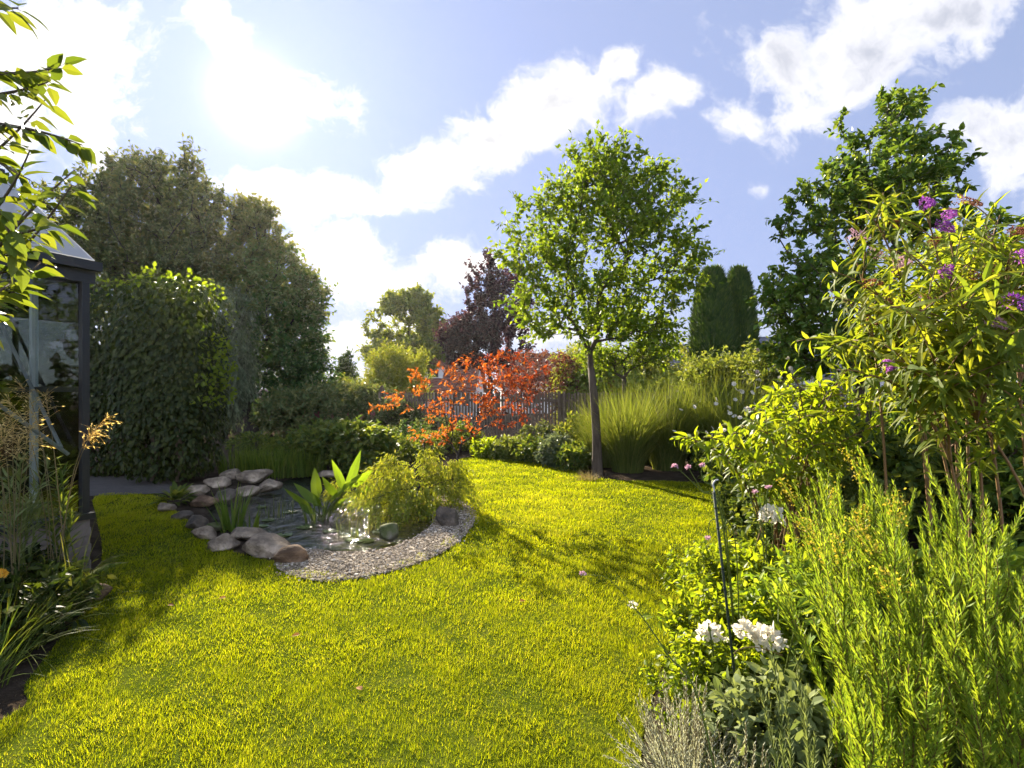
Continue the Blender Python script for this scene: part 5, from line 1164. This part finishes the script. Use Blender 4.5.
def budstem():
    b_ = base(742, 1.55); root = thing('bud_stem', b_, 'long thin arching stem with one white bud over the lawn', 'flower stem'); gs, gl = G(), G(); gs.smooth = True
    c = spline([b_, at(700, 705, 1.6), at(668, 655, 1.62), at(646, 622, 1.64), at(633, 606, 1.65)], False, 7); tube(gs, c, np.linspace(.0035, .0014, len(c)), 5); pair_leaves(gl, c, .2, .9, 9, .03, .006, 'diamond', .7, .1, .1)
    c2 = spline([at(646, 622, 1.64), at(622, 592, 1.66), at(605, 577, 1.68), at(584, 575, 1.7)], False, 6); tube(gs, c2, np.linspace(.0013, .0007, len(c2)), 4)
    gs.build('stems', M['greenstem'], root); gl.build('foliage', M['lf_aster'], root); g = G(); rose(g, at(633, 606, 1.65), .016, 18); g.build('bud', M['pt_white'], root)
    g = G(); floret_cone(g, at(583, 575, 1.7), np.array([0, 0, 1.]), .012, .008, 40, .008); g.build('flower_head', M['pt_mauve'], root)
budstem()
def stake():
    b_ = gp(748, 775); a = at(748, 775, 2.1); a = np.array([a[0], 2.1, -.05]); top = at(714, 492, 2.02); root = thing('plant_stake', a, 'leaning green coated metal plant stake with a hooked wire top', 'stake')
    g = G(); g.smooth = True; tube(g, [a, (a + top) / 2, top], .0052, 8)
    for t in np.linspace(.1, .95, 14): p = a + (top - a) * t; u_ = unit(top - a); tube(g, [p - u_ * .003, p + u_ * .003], .0062, 8)
    g.build('pole', M['greenmetal'], root); g = G(); g.smooth = True; tube(g, spline([top - [0, 0, .02], top + [0, 0, .012], top + [-.004, 0, .028], top + [.004, 0, .042], top + [.016, 0, .046]], False, 5), .003, 6); g.build('hook', M['greymetal'], root)
    g = G(); p = a + (top - a) * .46; tube(g, spline([p, p + [.02, 0, .03], p + [.09, .0, .04], p + [.2, .02, .0]], False, 6), .0022, 5); g.build('tie_wire', M['drystraw'], root)
stake()
# ------------------------------------------------------------------ left bed
def fern_plant(b_, n, L, label):
    root = thing('fern', b_, label, 'fern', 'ferns in the left bed'); gs, gl = G(), G()
    for k in range(n):
        a = rng.uniform(0, 6.28); o = np.array([math.cos(a), math.sin(a), 0]); l = L * rng.uniform(.7, 1.1); c = bez(b_, b_ + o * l * .25 + [0, 0, l * .65], b_ + o * l * .7 + [0, 0, l * .55], 18); tube(gs, c, np.linspace(.004, .001, 18), 4)
        m = 30; t = np.linspace(.15, 1, m); P, T = along(c, t); S = unit(np.cross(T, [0, 0, 1.])); w = .13 * L * np.sin(np.pi * (t * .85 + .12)) ** .8
        for s in (-1, 1): leaves(gl, P, S * s + T * .35 + [0, 0, -.1], np.array([0, 0, 1.]) + rdir(m) * .15, w * rng.uniform(.85, 1.1, m), .016, 'lance', .15, .2)
    gs.build('stems', M['brownstem'], root); gl.build('foliage', M['lf_fern'], root)
fern_plant(gp(62, 612), 13, .50, 'sunlit tipped fern nearest the greenhouse corner'); fern_plant(gp(26, 640), 12, .5, 'darker fern at the left picture edge'); fern_plant(gp(84, 590), 8, .36, 'small fern beside the greenhouse corner post')
GL = 'arching grasses in the left bed'
blade_plant('arching_grass', 'arching grass clump with long pale blades reaching over the lawn', 'grass clump', gp(66, 612), 80, .62, .006, .10, .45, 1.2, 'lf_fern', GL, 7)
blade_plant('arching_grass', 'arching grass clump at the lower left edge', 'grass clump', gp(10, 655), 90, .6, .007, .12, .5, 1.2, 'lf_fern', GL, 7)
blade_plant('arching_grass', 'darker grass clump in the shaded lower left corner', 'grass clump', np.array([-2.75, 2.75, 0]), 110, .55, .008, .14, .5, 1.1, 'lf_shrub', GL, 6)
def stipa(b_, pts, label):
    root = thing('golden_oat_grass', b_, label, 'ornamental grass', 'golden oat grasses before the greenhouse'); gs = G(); gs.smooth = True; gb = G()
    blades(gb, b_ + rng.normal(0, .05, (60, 3)) * [1, 1, 0], rng.uniform(.3, .5, 60), .005, rng.uniform(0, 6.28, 60), .3, 1., 5); heads = []
    for (x, y, d) in pts:
        e = at(x, y, d); c = bez(b_ + rng.normal(0, .03, 3) * [1, 1, 0], b_ + [(e[0] - b_[0]) * .2, (e[1] - b_[1]) * .2, e[2] * .9], e, 16); tube(gs, c, np.linspace(.0035, .001, 16), 5); heads.append(c)
    gs.build('stems', M['drystraw'], root); gb.build('blades', M['lf_fern'], root)
    for c in heads:
        g = G(); n = 48; P, T = along(c, rng.uniform(.74, 1., n)); dd = unit(T * .8 + rdir(n) * .7 + [0, 0, -.15]); ln = rng.uniform(.02, .10, n); p = P + dd * ln[:, None] + np.array([0, 0, -1]) * (ln ** 2 * 3)[:, None]
        segs(g, P, p, .0007, .0005, 3); leaves(g, p, dd + [0, 0, -.5], rdir(n), rng.uniform(.018, .032, n), .006, 'diamond', .3, .1); g.build('seed_head', M['straw'], root)
stipa(gp(55, 612), [(108, 418, 4.1), (95, 430, 4.15), (20, 385, 3.8), (5, 400, 3.7), (30, 410, 3.75), (-10, 420, 3.6), (45, 395, 3.9)], 'golden oat grass with glowing seed heads against the glass')
stipa(gp(15, 630), [(0, 430, 3.35), (18, 440, 3.45), (32, 425, 3.55), (-25, 410, 3.35), (-8, 450, 3.35), (10, 415, 3.45), (36, 440, 3.65)], 'golden oat grass at the left picture edge')
def oleander(b_, tips, label, leaf='lf_sage'):
    root = thing('oleander', b_, label, 'bush', 'narrow leaved bushes by the greenhouse'); gs, gl = G(), G(); gs.smooth = True
    for (x, y, d) in tips:
        e = at(x, y, d); c = bez(b_ + rng.normal(0, .05, 3) * [1, 1, 0], b_ + [(e[0] - b_[0]) * .4, (e[1] - b_[1]) * .4, e[2] * .8], e, 12); tube(gs, c, np.linspace(.006, .003, 12), 5); pair_leaves(gl, c, .45, 1., 11, .12, .02, hang=.0, droop=.1, ang=.8, per=3, shrink=.2)
    gs.build('stems', M['greenstem'], root); gl.build('foliage', M[leaf], root)
oleander(gp(20, 622), [(20, 462, 3.55), (8, 478, 3.45), (35, 488, 3.65), (50, 462, 3.85), (-5, 495, 3.45), (25, 505, 3.55), (42, 510, 3.75), (12, 520, 3.45)], 'narrow leaved green bush at the left edge in front of the glass')
oleander(gp(66, 604), [(55, 480, 4.0), (68, 500, 4.1), (45, 505, 3.9), (62, 470, 4.1), (72, 520, 4.0), (50, 525, 3.9)], 'smaller narrow leaved bush close to the greenhouse corner', 'lf_shrub')
def low_left(label, c, rx, rz, n, leaf, seed):
    c = np.asarray(c, float); root = thing('shade_plant', c, label, 'perennial', 'shade plants in the left bed'); gs, gl = G(), G(); att = blob_points([(c + [0, 0, rz], np.array([rx, rx, rz]))], n, 2.5, .2, 4, seed); att[:, 2] = np.maximum(att[:, 2], .03)
    segs(gs, np.repeat(c[None], n, 0), att, .004, .002, 4); shoots(gl, gs, att, unit(att - c) + [0, 0, .3], 3, .13, 7, .07, .03, 'oval', .4, .7, .25, .3, .0015); gs.build('stems', M['brownstem'], root); gl.build('foliage', M[leaf], root)
low_left('dark leafy clump below the oat grass', gp(40, 618), .28, .15, 80, 'lf_fern', 301); low_left('dark leafy clump filling the bottom left shade', gp(2, 645), .36, .16, 90, 'lf_ivy', 302); low_left('dark low clump along the greenhouse wall', gp(4, 618), .3, .2, 90, 'lf_ivy', 303)
def yellow_flower():
    b_ = base(4, 3.3); root = thing('marigold', b_, 'single orange yellow flower at the left picture edge', 'flower'); g = G(); e = at(3, 573, 3.3); tube(g, bez(b_, b_ + [0, 0, .3], e, 6), .003, 5); g.build('stems', M['greenstem'], root)
    g = G(); n = 22; a = np.arange(n) * 2.4; D = np.column_stack([np.cos(a), -np.abs(np.sin(a)) * .3, np.sin(a)]); leaves(g, np.repeat(e[None], n, 0), D, [0, -1., .2], .035, .016, 'oval'); g.build('bloom', M['pt_orange'], root)
yellow_flower()
for (x, y, lab) in [(362, 697, 'brown fallen leaf lying on the lawn near the bottom middle'), (519, 606, 'dead leaf on the lawn in the dappled shade'), (226, 602, 'yellowed fallen leaf on the lawn left of the gravel'), (168, 610, 'yellowed fallen leaf near the shadow edge'), (300, 640, 'small curled leaf on the open lawn')]:
    g = G(); c = gp(x, y) + [0, 0, .035]; leaves(g, [[0, 0, 0]], [[rng.normal(), rng.normal(), .2]], [[.2, -.3, 1]], .05, .03, 'lance', .4, .3); o = g.build('fallen_leaf', M['deadleaf']); o.location = tuple(c); tag(o, lab, 'leaf', 'fallen leaves on the lawn')
